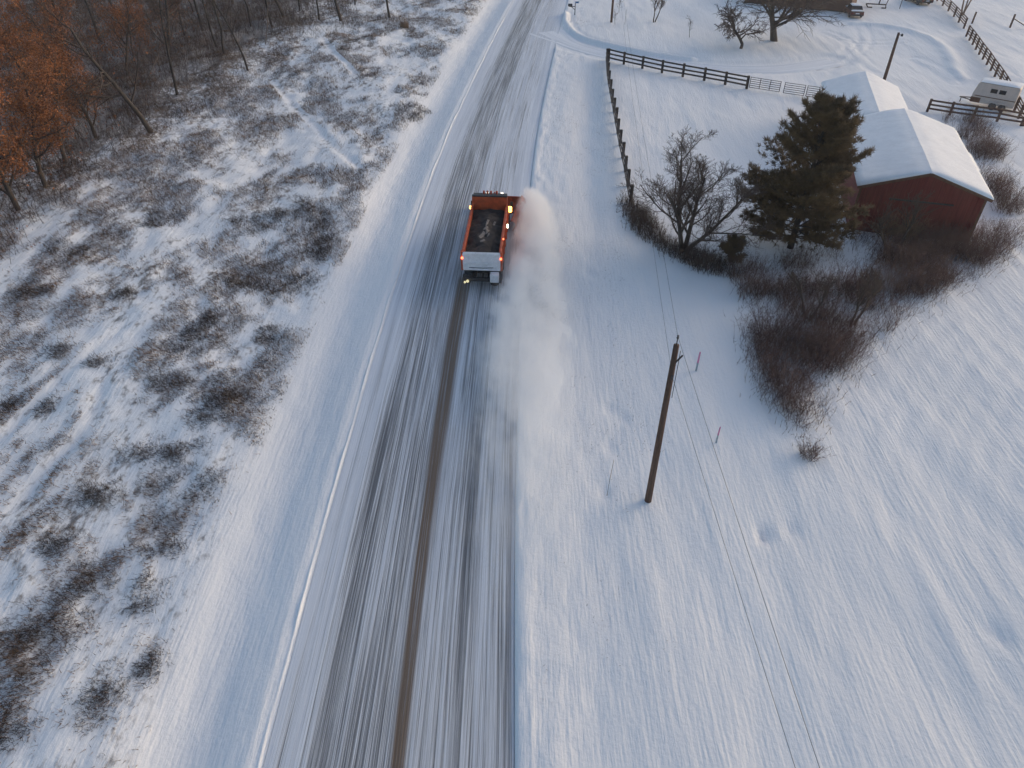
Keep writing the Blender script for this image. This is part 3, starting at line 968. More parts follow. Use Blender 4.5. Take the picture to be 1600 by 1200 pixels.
# ------------------------------------------------------------------ barn
def build_barn():
    ax = Vector((0.264, 0.9645, 0)).normalized()
    ang = -math.atan2(ax.x, ax.y)
    B = empty('barn', (28.8, 47.65, 0.0), ang)      # local +Y along the ridge, origin under the front gable
    tag(B, 'red board barn with two snow covered gable roofs behind the dark pine', 'barn')

    def gable(y0, y1, xl, xr, xm, ze, zr, over, front):
        # walls as separate meshes
        t = 0.12
        def gw(y, name):
            b = MB()
            prof = [(xl, 0), (xr, 0), (xr, ze), (xm, zr), (xl, ze)]
            v = [(x, y - t / 2, z - (0.3 if z == 0 else 0)) for x, z in prof] + [(x, y + t / 2, z - (0.3 if z == 0 else 0)) for x, z in prof]
            f = [(0, 1, 2, 3, 4), (9, 8, 7, 6, 5)] + [(i, i + 5, (i + 1) % 5 + 5, (i + 1) % 5) for i in range(5)]
            return b.add(v, f).build(name, M['barn'], B)
        w = gw(y0 + t / 2, 'front_wall' if front else 'rear_front_wall')
        gw(y1 - t / 2, 'back_wall' if not front else 'middle_wall')
        for x, nm in ((xl + t / 2, 'side_wall'), (xr - t / 2, 'side_wall')):
            MB().box(x - t / 2, x + t / 2, y0 + t + .002, y1 - t - .002, -.3, ze).build(nm, M['barn'], B)
        # roof deck panels + snow blanket
        for s, xe in ((-1, xl), (1, xr)):
            sl = (zr - ze) / abs(xe - xm)
            xo = xe + s * over
            zo = ze - sl * over
            ya, yb = y0 - .30, y1 + (.30 if not front else .05)
            dk = MB().hexa([(xm, ya, zr + .02), (xo, ya, zo + .02), (xo, yb, zo + .02), (xm, yb, zr + .02),
                            (xm, ya, zr + .10), (xo, ya, zo + .10), (xo, yb, zo + .10), (xm, yb, zr + .10)])
            if s < 0:
                dk.f = [q[::-1] for q in dk.f]
            o = dk.build('roof', M['barn_trim'], B)
            n, m = 20, 40
            vt, vb = [], []
            for j in range(m + 1):
                y = ya - .05 + (yb - ya + .10) * j / m
                for i in range(n + 1):
                    f = i / n
                    x = xm + (xo + s * .06 - xm) * f
                    zb = zr + .10 - sl * abs(x - xm)
                    e = min(1, (1 - f) / 0.06 + .25) * min(1, j / 2 + .35, (m - j) / 2 + .35)
                    th = .26 * e ** .5 + .05 * float(vnoise(np.array([x / 1.4]), np.array([y / 1.8]), 3)[0])
                    # rounded over the ridge
                    rd = .10 * math.exp(-(abs(x - xm) / .55) ** 2)
                    vt.append((x, y, zb + th - rd)); vb.append((x, y, zb + .002))
            k = len(vt); w_ = n + 1
            fs = []
            for j in range(m):
                for i in range(n):
                    q = j * w_ + i
                    fs += [(q, q + 1, q + w_ + 1, q + w_)]
            for j in range(m):
                q = j * w_ + n
                fs.append((q, k + q, k + q + w_, q + w_))
            for i in range(n):
                fs.append((i, k + i, k + i + 1, i + 1))
                q = m * w_ + i
                fs.append((q, q + 1, k + q + 1, k + q))
            MB().add(vt + vb, fs).build('roof_snow', M['snow'], o, 0, True)
        return w
    w = gable(0, 13.3, -4.05, 4.05, 0, 3.55, 4.85, .28, True)
    gable(13.36, 25.0, -5.05, 1.35, -1.75, 3.15, 4.35, .25, False)
    for s in (-1, 1):
        MB().bar((s * 4.36, -.34, 3.47), (0, -.34, 4.91), .05, .20).build('barge_board', M['barn_trim'], w)
        MB().box(s * 4.05 - .08, s * 4.05 + .08, -.03, 0, 0, 3.5).build('corner_board', M['barn_trim'], w)
    for k in range(26):
        x = -3.9 + 7.8 * k / 25
        MB().box(x - .03, x + .03, -.025, 0, .05, 3.5 + (1.25) * (1 - abs(x) / 4.05)).build('batten', M['barn'], w)
    d = MB().box(-1.5, 1.5, -.06, -.03, 0, 2.7).build('sliding_door', M['barn'], w)
    MB().bar((-1.45, -.075, .1), (1.45, -.075, 2.6), .12, .03).build('door_brace', M['barn_trim'], d)
    MB().bar((-2.0, -.07, 2.78), (2.2, -.07, 2.78), .08, .10).build('door_track', M['steel'], w)
    # lean-to on the far right side
    l = MB().box(4.07, 5.5, 8.2, 11.6, -.2, 2.15).build('lean_to', M['barn'], B)
    MB().hexa([(4.07, 8.05, 2.72), (5.75, 8.05, 2.17), (5.75, 11.8, 2.17), (4.07, 11.8, 2.72), (4.07, 8.05, 2.98), (5.75, 8.05, 2.38), (5.75, 11.8, 2.38), (4.07, 11.8, 2.98)]).build('lean_to_snow', M['snow'], l, 0.08)


build_barn()


# ------------------------------------------------------------------ fences
def lerp(a, b, t):
    return a + (b - a) * t


def fence(name, label, pts, n, rails, height, m, post_w=0.18, rail_h=0.17, rail_t=0.055, group=None, rail_tube=False, snow=True):
    """pts: polyline in plan; n posts evenly spread along it"""
    P = np.array(pts, float)
    S = np.concatenate([[0], np.cumsum(np.linalg.norm(np.diff(P, axis=0), axis=1))])
    q = [np.array([np.interp(s, S, P[:, 0]), np.interp(s, S, P[:, 1])]) for s in np.linspace(0, S[-1], n)]
    e = empty(name, (q[0][0], q[0][1], hz(*q[0])))
    tag(e, label, 'fence', group)
    o = Vector(e.location)
    zs = [hz(*a) for a in q]
    for k, a in enumerate(q):
        hh = height * R.uniform(.97, 1.04)
        w = post_w / 2
        bx, by, bz = a[0] - o.x, a[1] - o.y, zs[k] - o.z
        lx, ly = R.gauss(0, .02), R.gauss(0, .02)
        p = MB().hexa([(bx - w, by - w, bz - .2), (bx + w, by - w, bz - .2), (bx + w, by + w, bz - .2), (bx - w, by + w, bz - .2),
                       (bx + lx - w, by + ly - w, bz + hh), (bx + lx + w, by + ly - w, bz + hh), (bx + lx + w, by + ly + w, bz + hh), (bx + lx - w, by + ly + w, bz + hh)]).build('post', m, e)
    for k in range(n - 1):
        d = (q[k + 1] - q[k]) / np.linalg.norm(q[k + 1] - q[k])
        nn = np.array([d[1], -d[0]]) * (post_w / 2 + rail_t / 2 + .003)
        for j in range(rails):
            z = height * (.30 + .62 * j / (rails - 1)) if rails > 1 else height * .8
            a, b = q[k] + nn + d * .004, q[k + 1] + nn - d * .004
            za, zb = zs[k] + z + R.gauss(0, .012), zs[k + 1] + z + R.gauss(0, .012)
            A, Bp = Vector((a[0] - o.x, a[1] - o.y, za - o.z)), Vector((b[0] - o.x, b[1] - o.y, zb - o.z))
            if rail_tube:
                MB().tube([A, Bp], rail_t / 2, 6).build('rail', m, e)
            else:
                MB().bar(A, Bp, rail_t, rail_h).build('rail', m, e)
    return e


cornerA = at(947.5, 96)
fence('paddock_fence', 'dark three rail fence running along the road side of the paddock', [at(948, 97), at(950, 128), at(959, 175), at(968, 226), at(977, 270), at(985, 318)], 14, 3, 1.4, M['fence'], post_w=.24)
fence('paddock_fence', 'dark three rail fence between the driveway and the paddock', [at(951, 96), at(979, 105), at(1042, 117), at(1105, 127), at(1166, 140)], 8, 3, 1.4, M['fence'], post_w=.24)
fence('yard_fence', 'brown four rail fence from the horse trailer up towards the gap', [at(1597, 199), at(1575, 158), at(1559, 131), at(1530, 90), at(1509, 58)], 16, 4, 1.35, M['fence_warm'], rail_h=.11)
fence('yard_fence', 'brown four rail fence beyond the gap, running out of the top right', [at(1505, 46), at(1487, 25), at(1462, 2), at(1440, -18)], 9, 4, 1.35, M['fence_warm'], rail_h=.11)
fence('yard_fence', 'dark brown three rail fence between barn and trailer, meeting the corner post', [at(1447, 178), at(1500, 184), at(1560, 193), at(1594, 199)], 5, 3, 1.3, M['fence_warm'])


def gate(label, a, b, n_up):
    a, b = np.array(a), np.array(b)
    e = empty('field_gate', (a[0], a[1], hz(*a)))
    tag(e, label, 'gate', 'tube gates of the paddock')
    d = b - a
    L_ = np.linalg.norm(d)
    d = d / L_
    z1 = hz(*b) - hz(*a)
    pt = lambda s, z: (d[0] * s, d[1] * s, z + z1 * s / L_)
    for j in range(6):
        z = .22 + j * .21
        MB().tube([pt(.05, z), pt(L_ - .05, z)], .030, 6).build('bar', M['galv'], e)
    for k in range(n_up):
        s = .05 + (L_ - .1) * k / (n_up - 1)
        MB().tube([pt(s, .20), pt(s, 1.30)], .036, 6).build('upright', M['galv'], e)
    return e


gp = [at(1169, 140.5), at(1217, 148), at(1222, 149), at(1255, 154), at(1277, 157)]
gate('wider tube gate hung from the end post of the paddock fence', gp[0], gp[1], 4)
gate('tube gate in the middle between the two others', gp[2], gp[3], 2)
gate('short tube gate that closes against the barn corner', gp[3] + np.array((.12, -.05)), gp[4], 2)


# ------------------------------------------------------------------ utility poles and wires
def pole(name, label, x, y, h, r, arm=True, tilt=(0, 0), lamp=False):
    e = empty(name, (x, y, hz(x, y)))
    e.rotation_euler = (tilt[0], tilt[1], 0)
    tag(e, label, 'utility pole')
    MB().tube([(0, 0, -.4), (0, 0, h * .5), (0, 0, h)], r, 12, r * .68).build('shaft', M['pole'], e, 0, True)
    if arm:
        MB().tube([(0, 0, h - .02), (0, 0, h + .30)], .022, 8).build('top_pin', M['steel'], e)
        MB().lathe_x([(-.09, .02), (-.07, .05), (-.02, .03), (.02, .055), (.07, .035), (.09, .01)], 0, 0, 0, 10).build('insulator', M['steel'], e).matrix_local = Matrix.Translation((0, 0, h + .36)) @ Matrix.Rotation(math.pi / 2, 4, 'Y')
        MB().tube([(.02, -.16, h - 1.55), (.02, -.16, h - 1.35)], .045, 8).build('neutral_clevis', M['steel'], e)
        MB().bar((.06, -.10, h - .75), (.30, -.05, h - .45), .05).build('bracket', M['steel'], e)
        MB().tube([(.17, -.1, h - .2), (.17, -.1, h - 2.2), (.16, -.14, h - 2.5)], .014, 6).build('ground_wire', M['wire'], e)
    if lamp:
        MB().bar((0, 0, h - .25), (0.15, -.55, h - .05), .06).build('lamp_arm', M['steel'], e)
        MB().tube([(.15, -.55, h - .22), (.15, -.55, h + .02)], .14, 10, .09).build('lamp_head', M['steel'], e)
    return e


pa = at(1012, 785)
pole('utility_pole', 'tall leaning brown utility pole standing alone in the snow right of the road', pa[0], pa[1], 8.75, .165, tilt=(0, 0.004))
pc = at(955, 36)
pole('utility_pole', 'brown utility pole near the mailbox at the top edge', pc[0], pc[1], 9.0, .17)
pb = at(1380.5, 128)
pole('yard_pole', 'short dark yard pole standing just behind the barn roof', pb[0], pb[1], 5.0, .19, arm=False, lamp=True)

# wires: a hot wire on the pin and a neutral lower down, span by span
zA, zC = hz(*pa), hz(*pc)
pn = np.array((7.9, -32.0))


def wire(label, a, b, sag):
    a, b = Vector(a), Vector(b)
    pts = []
    for k in range(33):
        t = k / 32
        p = a.lerp(b, t)
        p.z -= sag * 4 * t * (1 - t)
        pts.append(p - a)
    o = MB().tube(pts, .0065, 5).build('power_wire', M['wire'])
    o.location = a
    tag(o, label, 'wire', 'wires of the power line')


topA, topC, topN = (pa[0] + .03, pa[1], zA + 9.14), (pc[0], pc[1], zC + 9.38), (pn[0] - .4, pn[1], 9.3)
neuA, neuC, neuN = (pa[0] + .06, pa[1] - .17, zA + 7.3), (pc[0] + .1, pc[1] - .17, zC + 7.5), (pn[0] + .2, pn[1], 7.5)
wire('upper power wire from the near pole down to the bottom edge', topA, topN, .5)
wire('lower power wire from the near pole down to the bottom edge', neuA, neuN, .5)
wire('upper power wire between the near pole and the pole by the mailbox', topA, topC, .9)
wire('lower power wire between the near pole and the pole by the mailbox', neuA, neuC, .9)


# ------------------------------------------------------------------ mailbox, stakes, posts
def build_mailbox():
    p = at(898, 25)
    e = empty('mailbox', (p[0], p[1], hz(*p)))
    tag(e, 'black mailbox on a wooden post with a small blue number plate', 'mailbox')
    MB().bar((0, 0, -.2), (0, 0, 1.55), .10).build('post', M['fence'], e)
    MB().bar((0, 0, .70), (-.55, 0, 1.10), .07).build('brace', M['fence'], e)
    MB().bar((.05, 0, 1.12), (-.85, 0, 1.12), .09).build('arm', M['fence'], e)
    b = MB()
    prof = [(-.16, 0), (.16, 0), (.16, .18), (.11, .29), (0, .34), (-.11, .29), (-.16, .18)]
    v = [(-1.02, x, 1.17 + z) for x, z in prof] + [(-.42, x, 1.17 + z) for x, z in prof]
    k = len(prof)
    b.add(v, [tuple(range(k))[::-1], tuple(range(k, 2 * k))] + [(i, (i + 1) % k, k + (i + 1) % k, k + i) for i in range(k)])
    bx = b.build('box', M['black'], e)
    MB().box(-1.035, -1.02, -.14, .14, 1.19, 1.44).build('door', M['black'], bx)
    MB().box(-.02, .50, -.03, .0, 1.56, 1.80).build('number_plate', M['blue'], e)


build_mailbox()


def stake(label, px, py, h, r, pinkf):
    p = at(px, py)
    e = empty('marker_stake', (p[0], p[1], hz(*p)))
    tag(e, label, 'stake')
    MB().tube([(0, 0, -.1), (0.01, 0, h * (1 - pinkf))], r, 8).build('tube', M['markgrey'], e)
    MB().tube([(0.01, 0, h * (1 - pinkf) + .002), (0.02, 0, h)], r * 1.08, 8, r * .8).build('cap', M['pink'], e)


stake('upper of two thin pink topped marker stakes right of the near pole', 1087, 582, 1.30, .055, .55)
stake('lower of two thin pink topped marker stakes right of the near pole', 1118, 695, 1.05, .042, .5)
sp_ = at(948, 775)
o = MB().tube([(0, 0, -.1), (.12, .35, .8), (.30, .9, 1.5)], .016, 5, .008).build('dry_stalk', M['reed'])
o.location = (sp_[0], sp_[1], hz(*sp_))
tag(o, 'single dry stalk leaning out of a dent in the snow', 'stalk')

for nm, lb, q, h in (('fence_post', 'short brown post just beyond the brown fence gap', at(1518, 38), 1.5),
                     ('thin_post', 'thin reddish post beside the steel frame in the yard', at(1405, 15), 2.2),
                     ('thin_post', 'thin grey rod in the snow right of the pole by the mailbox', at(976, 39), 1.9)):
    w = .17 if nm == 'fence_post' else (.07 if 'reddish' in lb else .03)
    o = MB().bar((0, 0, -.2), (.06, .02, h), w).build(nm, M['fence_warm'] if 'grey' not in lb else M['galv'])
    o.location = (*q, hz(*q))
    tag(o, lb, 'post')
q = at(1577, 45)
e = empty('braced_post', (*q, hz(*q)))
tag(e, 'brown end post with a slanting brace at the right edge', 'post')
MB().bar((0, 0, -.2), (.03, 0, 1.7), .18).build('post', M['fence_warm'], e)
MB().bar((.05, 0, 1.15), (2.2, -.7, .1), .10).build('brace', M['fence_warm'], e)


# ------------------------------------------------------------------ horse trailer
def build_trailer():
    a, b = at(1511, 167), at(1581, 180)
    d = (b - a); L_ = np.linalg.norm(d); d /= L_
    L_ = 4.0
    e = empty('horse_trailer', (a[0], a[1], hz(*a)), math.atan2(d[1], d[0]))
    tag(e, 'cream horse trailer with snow on its roof, parked behind the fence corner', 'trailer')
    W = 1.9       # local +X along the side in view, +Y away
    prof = [(0.0, .55), (.12, .45), (L_, .45), (L_, 2.25), (L_ - .06, 2.38), (.42, 2.38), (.22, 2.25), (.02, 1.3)]
    k = len(prof)
    v = [(x, 0, z) for x, z in prof] + [(x, W, z) for x, z in prof]
    f = [tuple(range(k)), tuple(range(k, 2 * k))[::-1]] + [(i, k + i, k + (i + 1) % k, (i + 1) % k) for i in range(k)]
    b_ = MB().add(v, f).build('body', M['cream'], e, 0.06)
    for x in (1.50, 2.28):
        p = MB().box(x, x + .62, -.012, .02, 1.58, 1.98).build('window', M['steel'], b_)
        MB().box(x + .05, x + .57, -.018, -.013, 1.62, 1.94).build('pane', M['glass'], p)
    MB().box(.25, L_ - .05, -.02, .0, 1.08, 1.16).build('trim_strip', M['barn_trim'], b_)
    MB().box(-.012, .9, -.016, .02, .46, .95).build('rock_guard', M['barn_trim'], b_)
    n, m_ = 14, 8
    vt = []
    for j in range(m_ + 1):
        for i in range(n + 1):
            fx, fy = i / n, j / m_
            ed = min(1, 6 * fx + .1, 6 * (1 - fx) + .1, 4 * fy + .1, 4 * (1 - fy) + .1)
            vt.append((.35 + (L_ - .38) * fx, -.03 + (W + .06) * fy, 2.37 + .20 * ed ** .5))
    MB().add(vt, [(j * (n + 1) + i, j * (n + 1) + i + 1, (j + 1) * (n + 1) + i + 1, (j + 1) * (n + 1) + i) for j in range(m_) for i in range(n)]).build('roof_snow', M['snow'], b_, 0, True)
    fe = MB()
    for y0, y1 in ((-.24, -.001), (W + .001, W + .24)):
        fe.hexa([(1.65, y0, .70), (3.55, y0, .70), (3.55, y1, .70), (1.65, y1, .70), (1.85, y0, .84), (3.35, y0, .84), (3.35, y1, .84), (1.85, y1, .84)])
    fe.build('fender', M['cream'], e, 0.02)
    for x in (2.15, 3.02):
        for y in (-.11, W + .11):
            w = MB()
            pr = [(-.10, .12), (-.10, .30), (-.06, .35), (.06, .35), (.10, .30), (.10, .12)]
            nn = 18
            b0 = len(w.v)
            for yy, r in pr:
                for k2 in range(nn):
                    t = 2 * math.pi * k2 / nn
                    w.v.append((x + r * math.cos(t), y + yy, .35 + r * math.sin(t)))
            for i in range(len(pr) - 1):
                for k2 in range(nn):
                    w.f.append((i * nn + k2, i * nn + (k2 + 1) % nn, (i + 1) * nn + (k2 + 1) % nn, (i + 1) * nn + k2))
            w.f.append(tuple(range(nn))); w.f.append(tuple(range((len(pr) - 1) * nn, len(pr) * nn)))
            w.build('wheel', M['rubber'], e)
    MB().bar((0.1, W / 2 - .5, .48), (-1.1, W / 2, .48), .09).build('tow_bar', M['steel'], e)
    MB().bar((0.1, W / 2 + .5, .48), (-1.1, W / 2, .48), .09).build('tow_bar', M['steel'], e)
    MB().tube([(-.95, W / 2, .48), (-.95, W / 2, -.05)], .05, 8).build('jack', M['steel'], e)


build_trailer()


# ------------------------------------------------------------------ house and cars at the top edge
def build_house():
    a, b = at(1163, 5), at(1326, 22)
    d = (b - a); L_ = np.linalg.norm(d); d /= L_
    e = empty('house', (a[0], a[1], hz(*b)), math.atan2(d[1], d[0]))
    tag(e, 'brown sided house cut off by the top edge behind the big bare tree', 'house')
    W = 8.0
    wf = MB().box(0, L_, 0, .15, -.4, 2.8).build('front_wall', M['house'], e)
    MB().box(0, L_, W - .15, W, -.4, 2.8).build('back_wall', M['house'], e)
    for x in (0, L_):
        b_ = MB()
        x0, x1 = (x, x + .15) if x == 0 else (x - .15, x)
        prof = [(.152, -.4), (W - .152, -.4), (W - .152, 2.8), (W / 2, 4.9), (.152, 2.8)]
        v = [(x0, y, z) for y, z in prof] + [(x1, y, z) for y, z in prof]
        b_.add(v, [(0, 1, 2, 3, 4), (9, 8, 7, 6, 5)] + [(i, i + 5, (i + 1) % 5 + 5, (i + 1) % 5) for i in range(5)]).build('side_wall', M['house'], e)
    for y, s in ((0, -1), (W, 1)):
        r = MB().hexa([(-.4, W / 2, 4.92), (L_ + .4, W / 2, 4.92), (L_ + .4, y + s * .5, 2.54), (-.4, y + s * .5, 2.54),
                       (-.4, W / 2, 5.02), (L_ + .4, W / 2, 5.02), (L_ + .4, y + s * .5, 2.64), (-.4, y + s * .5, 2.64)]).build('roof', M['house'], e)
        MB().hexa([(-.42, W / 2, 5.022), (L_ + .42, W / 2, 5.022), (L_ + .42, y + s * .52, 2.642), (-.42, y + s * .52, 2.642),
                   (-.42, W / 2, 5.25), (L_ + .42, W / 2, 5.25), (L_ + .42, y + s * .52, 2.86), (-.42, y + s * .52, 2.86)]).build('roof_snow', M['snow'], r, 0.06)
    for x in (2.2, 6.0, 10.4):
        w = MB().box(x, x + 1.2, -.04, -.003, 1.25, 2.35).build('window', M['fence'], wf)
        MB().box(x + .08, x + 1.12, -.046, -.041, 1.33, 2.27).build('pane', M['glass'], w)
    dr = MB().box(8.4, 9.3, -.04, -.003, 0, 2.05).build('door', M['barn_trim'], wf)
    MB().tube([(9.18, -.10, 1.0), (9.18, -.04, 1.0)], .03, 8).build('handle', M['steel'], dr)
    MB().box(-.02, L_ + .02, -.03, -.002, -.4, .12).build('foundation', M['fence'], wf)


build_house()


def car(name, label, q, rz, body, L_=4.5, W=1.8, Hb=.95, Hr=1.45, suv=False):
    """local +Y ahead; the rear faces the camera"""
    e = empty(name, (*q, hz(*q)), rz)
    tag(e, label, 'car')
    pr = [(0, .35), (-.04, .62), (.05, Hb), (L_ - .3, Hb - .12), (L_, .62), (L_ - .05, .30)]
    def loft(prof, w0, w1, m, nm, par, bev=.05):
        k = len(prof)
        zmin, zmax = min(z for _, z in prof), max(z for _, z in prof)
        ww = lambda z: w0 + (w1 - w0) * (z - zmin) / (zmax - zmin)
        v = [(-ww(z) / 2, y, z) for y, z in prof] + [(ww(z) / 2, y, z) for y, z in prof]
        f = [tuple(range(k)), tuple(range(k, 2 * k))[::-1]] + [(i, k + i, k + (i + 1) % k, (i + 1) % k) for i in range(k)]
        return MB().add(v, f).build(nm, m, par, bev)
    b = loft(pr, W, W * .94, body, 'body', e)
    cb = [(.12 if suv else .55, Hb - .02), (.40 if suv else 1.15, Hr), (L_ * .58, Hr), (L_ * .73, Hb - .06)]
    c = loft(cb, W * .92, W * .74, M['glass'], 'cabin', b)
    y0, y1 = cb[1][0] - .05, cb[2][0] + .05
    n = 8
    def blanket(nm, x0, x1, ya, yb, z0, th, par):
        v = []
        for j in range(n + 1):
            for i in range(n + 1):
                fx, fy = i / n, j / n
                ed = min(1, 5 * fx + .05, 5 * (1 - fx) + .05, 5 * fy + .05, 5 * (1 - fy) + .05)
                v.append((x0 + (x1 - x0) * fx, ya + (yb - ya) * fy, z0 + th * ed ** .5))
        MB().add(v, [(j * (n + 1) + i, j * (n + 1) + i + 1, (j + 1) * (n + 1) + i + 1, (j + 1) * (n + 1) + i) for j in range(n) for i in range(n)]).build(nm, M['snow'], par, 0, True)
    blanket('roof_snow', -W * .38, W * .38, y0, y1, Hr - .01, .16, b)
    if not suv:
        blanket('boot_snow', -W * .45, W * .45, .02, .70, Hb - .01, .13, b)
    blanket('bonnet_snow', -W * .44, W * .44, L_ * .74, L_ - .15, Hb - .14, .14, b)
    for s in (-1, 1):
        MB().box(s * W * .37 - .16, s * W * .37 + .16, -.065, .02, .60, .78).build('tail_light', M['barn'], b, .01)
        for y in (.85, L_ - .85):
            t = MB().lathe_x([(-.10, .12), (-.10, .28), (-.06, .33), (.06, .33), (.10, .28), (.10, .12)], s * (W / 2 - .10), y, .32, 18).build('wheel', M['rubber'], e)
            MB().lathe_x([(-.105, .03), (-.105, .19), (.105, .19), (.105, .03)], s * (W / 2 - .10), y, .32, 14).build('rim', M['galv'], t)
    MB().box(-W * .46, W * .46, -.10, -.03, .38, .54).build('bumper', M['steel'], b, .03)
    MB().box(-.26, .26, -.075, -.05, .62, .75).build('number_plate', M['tail'], b)


car('parked_car', 'maroon parked car with snow on its boot beside the house corner', at(1337, 32), math.radians(-8), M['carbody'], W=1.85)
car('parked_car', 'dark olive parked car half out of the top edge by the brown fence', at(1446, 12), math.radians(10), M['suv'], 4.7, 2.1, 1.10, 1.85, True)


def build_stand():
    q = at(1367, 12)
    e = empty('hoop_stand', (*q, hz(*q)), math.radians(-14))
    tag(e, 'dark steel frame stand with an upright post on the snow in the yard', 'stand')
    MB().bar((-1.35, .2, .35), (1.45, .2, .35), .14).build('cross_bar', M['fence'], e)
    MB().bar((-1.35, .2, .35), (-1.20, -.8, .10), .12).build('side_bar', M['fence'], e)
    MB().bar((1.45, .2, .35), (1.35, -.9, .10), .12).build('side_bar', M['fence'], e)
    MB().bar((-1.20, -.86, .10), (-.55, -.86, .10), .12).build('foot', M['fence'], e)
    MB().bar((.75, -.95, .10), (1.40, -.95, .10), .12).build('foot', M['fence'], e)
    MB().bar((.45, .28, .30), (.75, .4, 3.0), .16).build('upright', M['steel'], e)
    MB().bar((1.50, .22, .35), (2.1, .6, 3.0), .09).build('stay', M['fence_warm'], e)


build_stand()

# ------------------------------------------------------------------ trees on the right
p = at(1068, 392)
T1 = tree_proto(12, 6.6, .15, stems=4, last=4, spread=24, child=(9, 9, 7, 5), ratio=(.50, .52, .5, .5), ang=(34, 40, 46, 50), up=.09, bend=.12, start=.22, rmin=.0095)
place_tree('bare_tree', T1, p[0], p[1], 'spreading bare tree with forked trunks at the corner of the paddock', rz=.5, sc=1.2, tall=.76)
p = at(1022, 36)
T2 = tree_proto(8, 3.6, .10, stems=2, last=3, spread=22, child=(8, 7, 6, 4), start=.45, rmin=.013)
place_tree('bare_tree', T2, p[0], p[1], 'small forked bare tree at the top edge right of the far pole', rz=.2)
p = at(1157, 78)
T3 = tree_proto(15, 3.4, .17, stems=1, last=3, lean=.25, child=(15, 11, 8, 4), ratio=(.85, .5, .45, .5), ang=(66, 48, 50, 50), up=-.03, bend=.26, start=.30, rmin=.022)
place_tree('apple_tree', T3, p[0], p[1], 'low crooked bare apple tree beside the big bare tree', rz=1.0, sc=1.25)
p = at(1209, 66)
T4 = tree_proto(22, 7.2, .40, stems=1, last=3, lean=.04, child=(18, 12, 9, 5), ratio=(.95, .5, .45, .45), ang=(62, 48, 50, 50), up=.0, bend=.15, start=.26, rmin=.024)
place_tree('bare_tree', T4, p[0], p[1], 'big bare tree with thick trunk in front of the house', rz=2.1, sc=1.22, tall=.62)
p = at(1503, 25)
T5 = tree_proto(31, 6.0, .13, stems=3, last=3, spread=24, child=(8, 7, 5, 4), bark='bark_pale', twig='twig_red', start=.3, rmin=.015)
place_tree('bare_tree', T5, p[0], p[1], 'pale stemmed bare tree beyond the brown fence at the top right', rz=.3)
SAP = tree_proto(41, 2.4, .035, stems=1, last=2, child=(14, 6, 4), ratio=(.38, .5, .5), ang=(50, 45, 45), start=.35, up=.05)
p = at(1077, 59)
place_tree('sapling', SAP, p[0], p[1], 'lone bare sapling in the yard left of the apple tree', 'sapling', rz=.4)
p = at(961, 39)
place_tree('sapling', SAP, p[0], p[1], 'tiny bare sapling at the foot of the far utility pole', 'sapling', rz=1.4, sc=.75)
p = at(967, 22)
place_tree('sapling', SAP, p[0], p[1], 'small bare sapling behind the far utility pole', 'sapling', rz=2.4, sc=.8)
p = at(1143, 4)
place_tree('sapling', SAP, p[0], p[1], 'stump-thin bare sapling left of the house at the top edge', 'sapling', rz=3.0, sc=.6)


def build_pine(name, label, x, y, H, W, seed, n_br=130, tuft=10):
    g = np.random.default_rng(seed)
    e = empty(name, (x, y, hz(x, y)))
    tag(e, label, 'pine tree')
    V, F = frusta([(0, 0, -.3), (.05, .02, H * .5)], [(.05, .02, H * .5), (.1, .05, H * .97)], [.24, .15], [.15, .03], 9)
    obj_np('trunk', V, F, M['bark_dark'], e, True)
    p0, p1, r0, r1 = [], [], [], []
    tips, dirs = [], []
    for k in range(n_br):
        f = (k + g.random()) / n_br
        z = H * (.06 + .90 * f)
        az = g.uniform(0, 2 * math.pi)
        prof = (1 - f) ** .50 * (.62 + .38 * min(1, f / .14))
        L_ = W / 2 * prof * g.choice([.55, .8, 1.0, 1.22]) * g.uniform(.85, 1.1) + .25
        el = math.radians(g.uniform(-12, 14) + 46 * f)
        d = np.array([math.cos(az) * math.cos(el), math.sin(az) * math.cos(el), math.sin(el)])
        a = np.array([.1 * f, .05 * f, z])
        m1 = a + d * L_ * .55
        d2 = d + np.array([0, 0, .32]); d2 /= np.linalg.norm(d2)
        b = m1 + d2 * L_ * .45
        p0 += [a, m1]; p1 += [m1, b]; r0 += [.05 * (1 - f) + .018, .03 * (1 - f) + .012]; r1 += [.03 * (1 - f) + .012, .008]
        nt = int(10 + L_ * 20)
        for j in range(nt):
            t = g.uniform(.16, 1.0) ** .8
            c = a + (m1 - a) * (t / .55) if t < .55 else m1 + (b - m1) * ((t - .55) / .45)
            side = np.cross(d, (0, 0, 1.0)); side /= np.linalg.norm(side) + 1e-9
            w = g.normal() * .16 * L_ * (1.1 - .6 * t)
            q = c + side * w + d * abs(w) * .6 + np.array([0, 0, g.normal() * .08 + .10])
            if g.random() < .35:
                p0.append(c); p1.append(q); r0.append(.012); r1.append(.006)
            dd = (q - c); dd /= np.linalg.norm(dd) + 1e-9
            tips.append(q); dirs.append(dd * .7 + d * .4 + np.array([0, 0, .35]))
    V, F = frusta(p0, p1, r0, r1, 3)
    obj_np('branches', V, F, M['bark_dark'], e)
    tips, dirs = np.array(tips), np.array(dirs)
    dirs /= np.linalg.norm(dirs, axis=1)[:, None]
    m = len(tips)
    base = np.repeat(tips, tuft, 0) + g.normal(size=(m * tuft, 3)) * .05
    dv = np.repeat(dirs, tuft, 0) + g.normal(size=(m * tuft, 3)) * .62
    dv /= np.linalg.norm(dv, axis=1)[:, None]
    V, F = cones(base, base + dv * g.uniform(.16, .42, m * tuft)[:, None], .022)
    obj_np('needles', V, F, M['needle'], e)
    return e


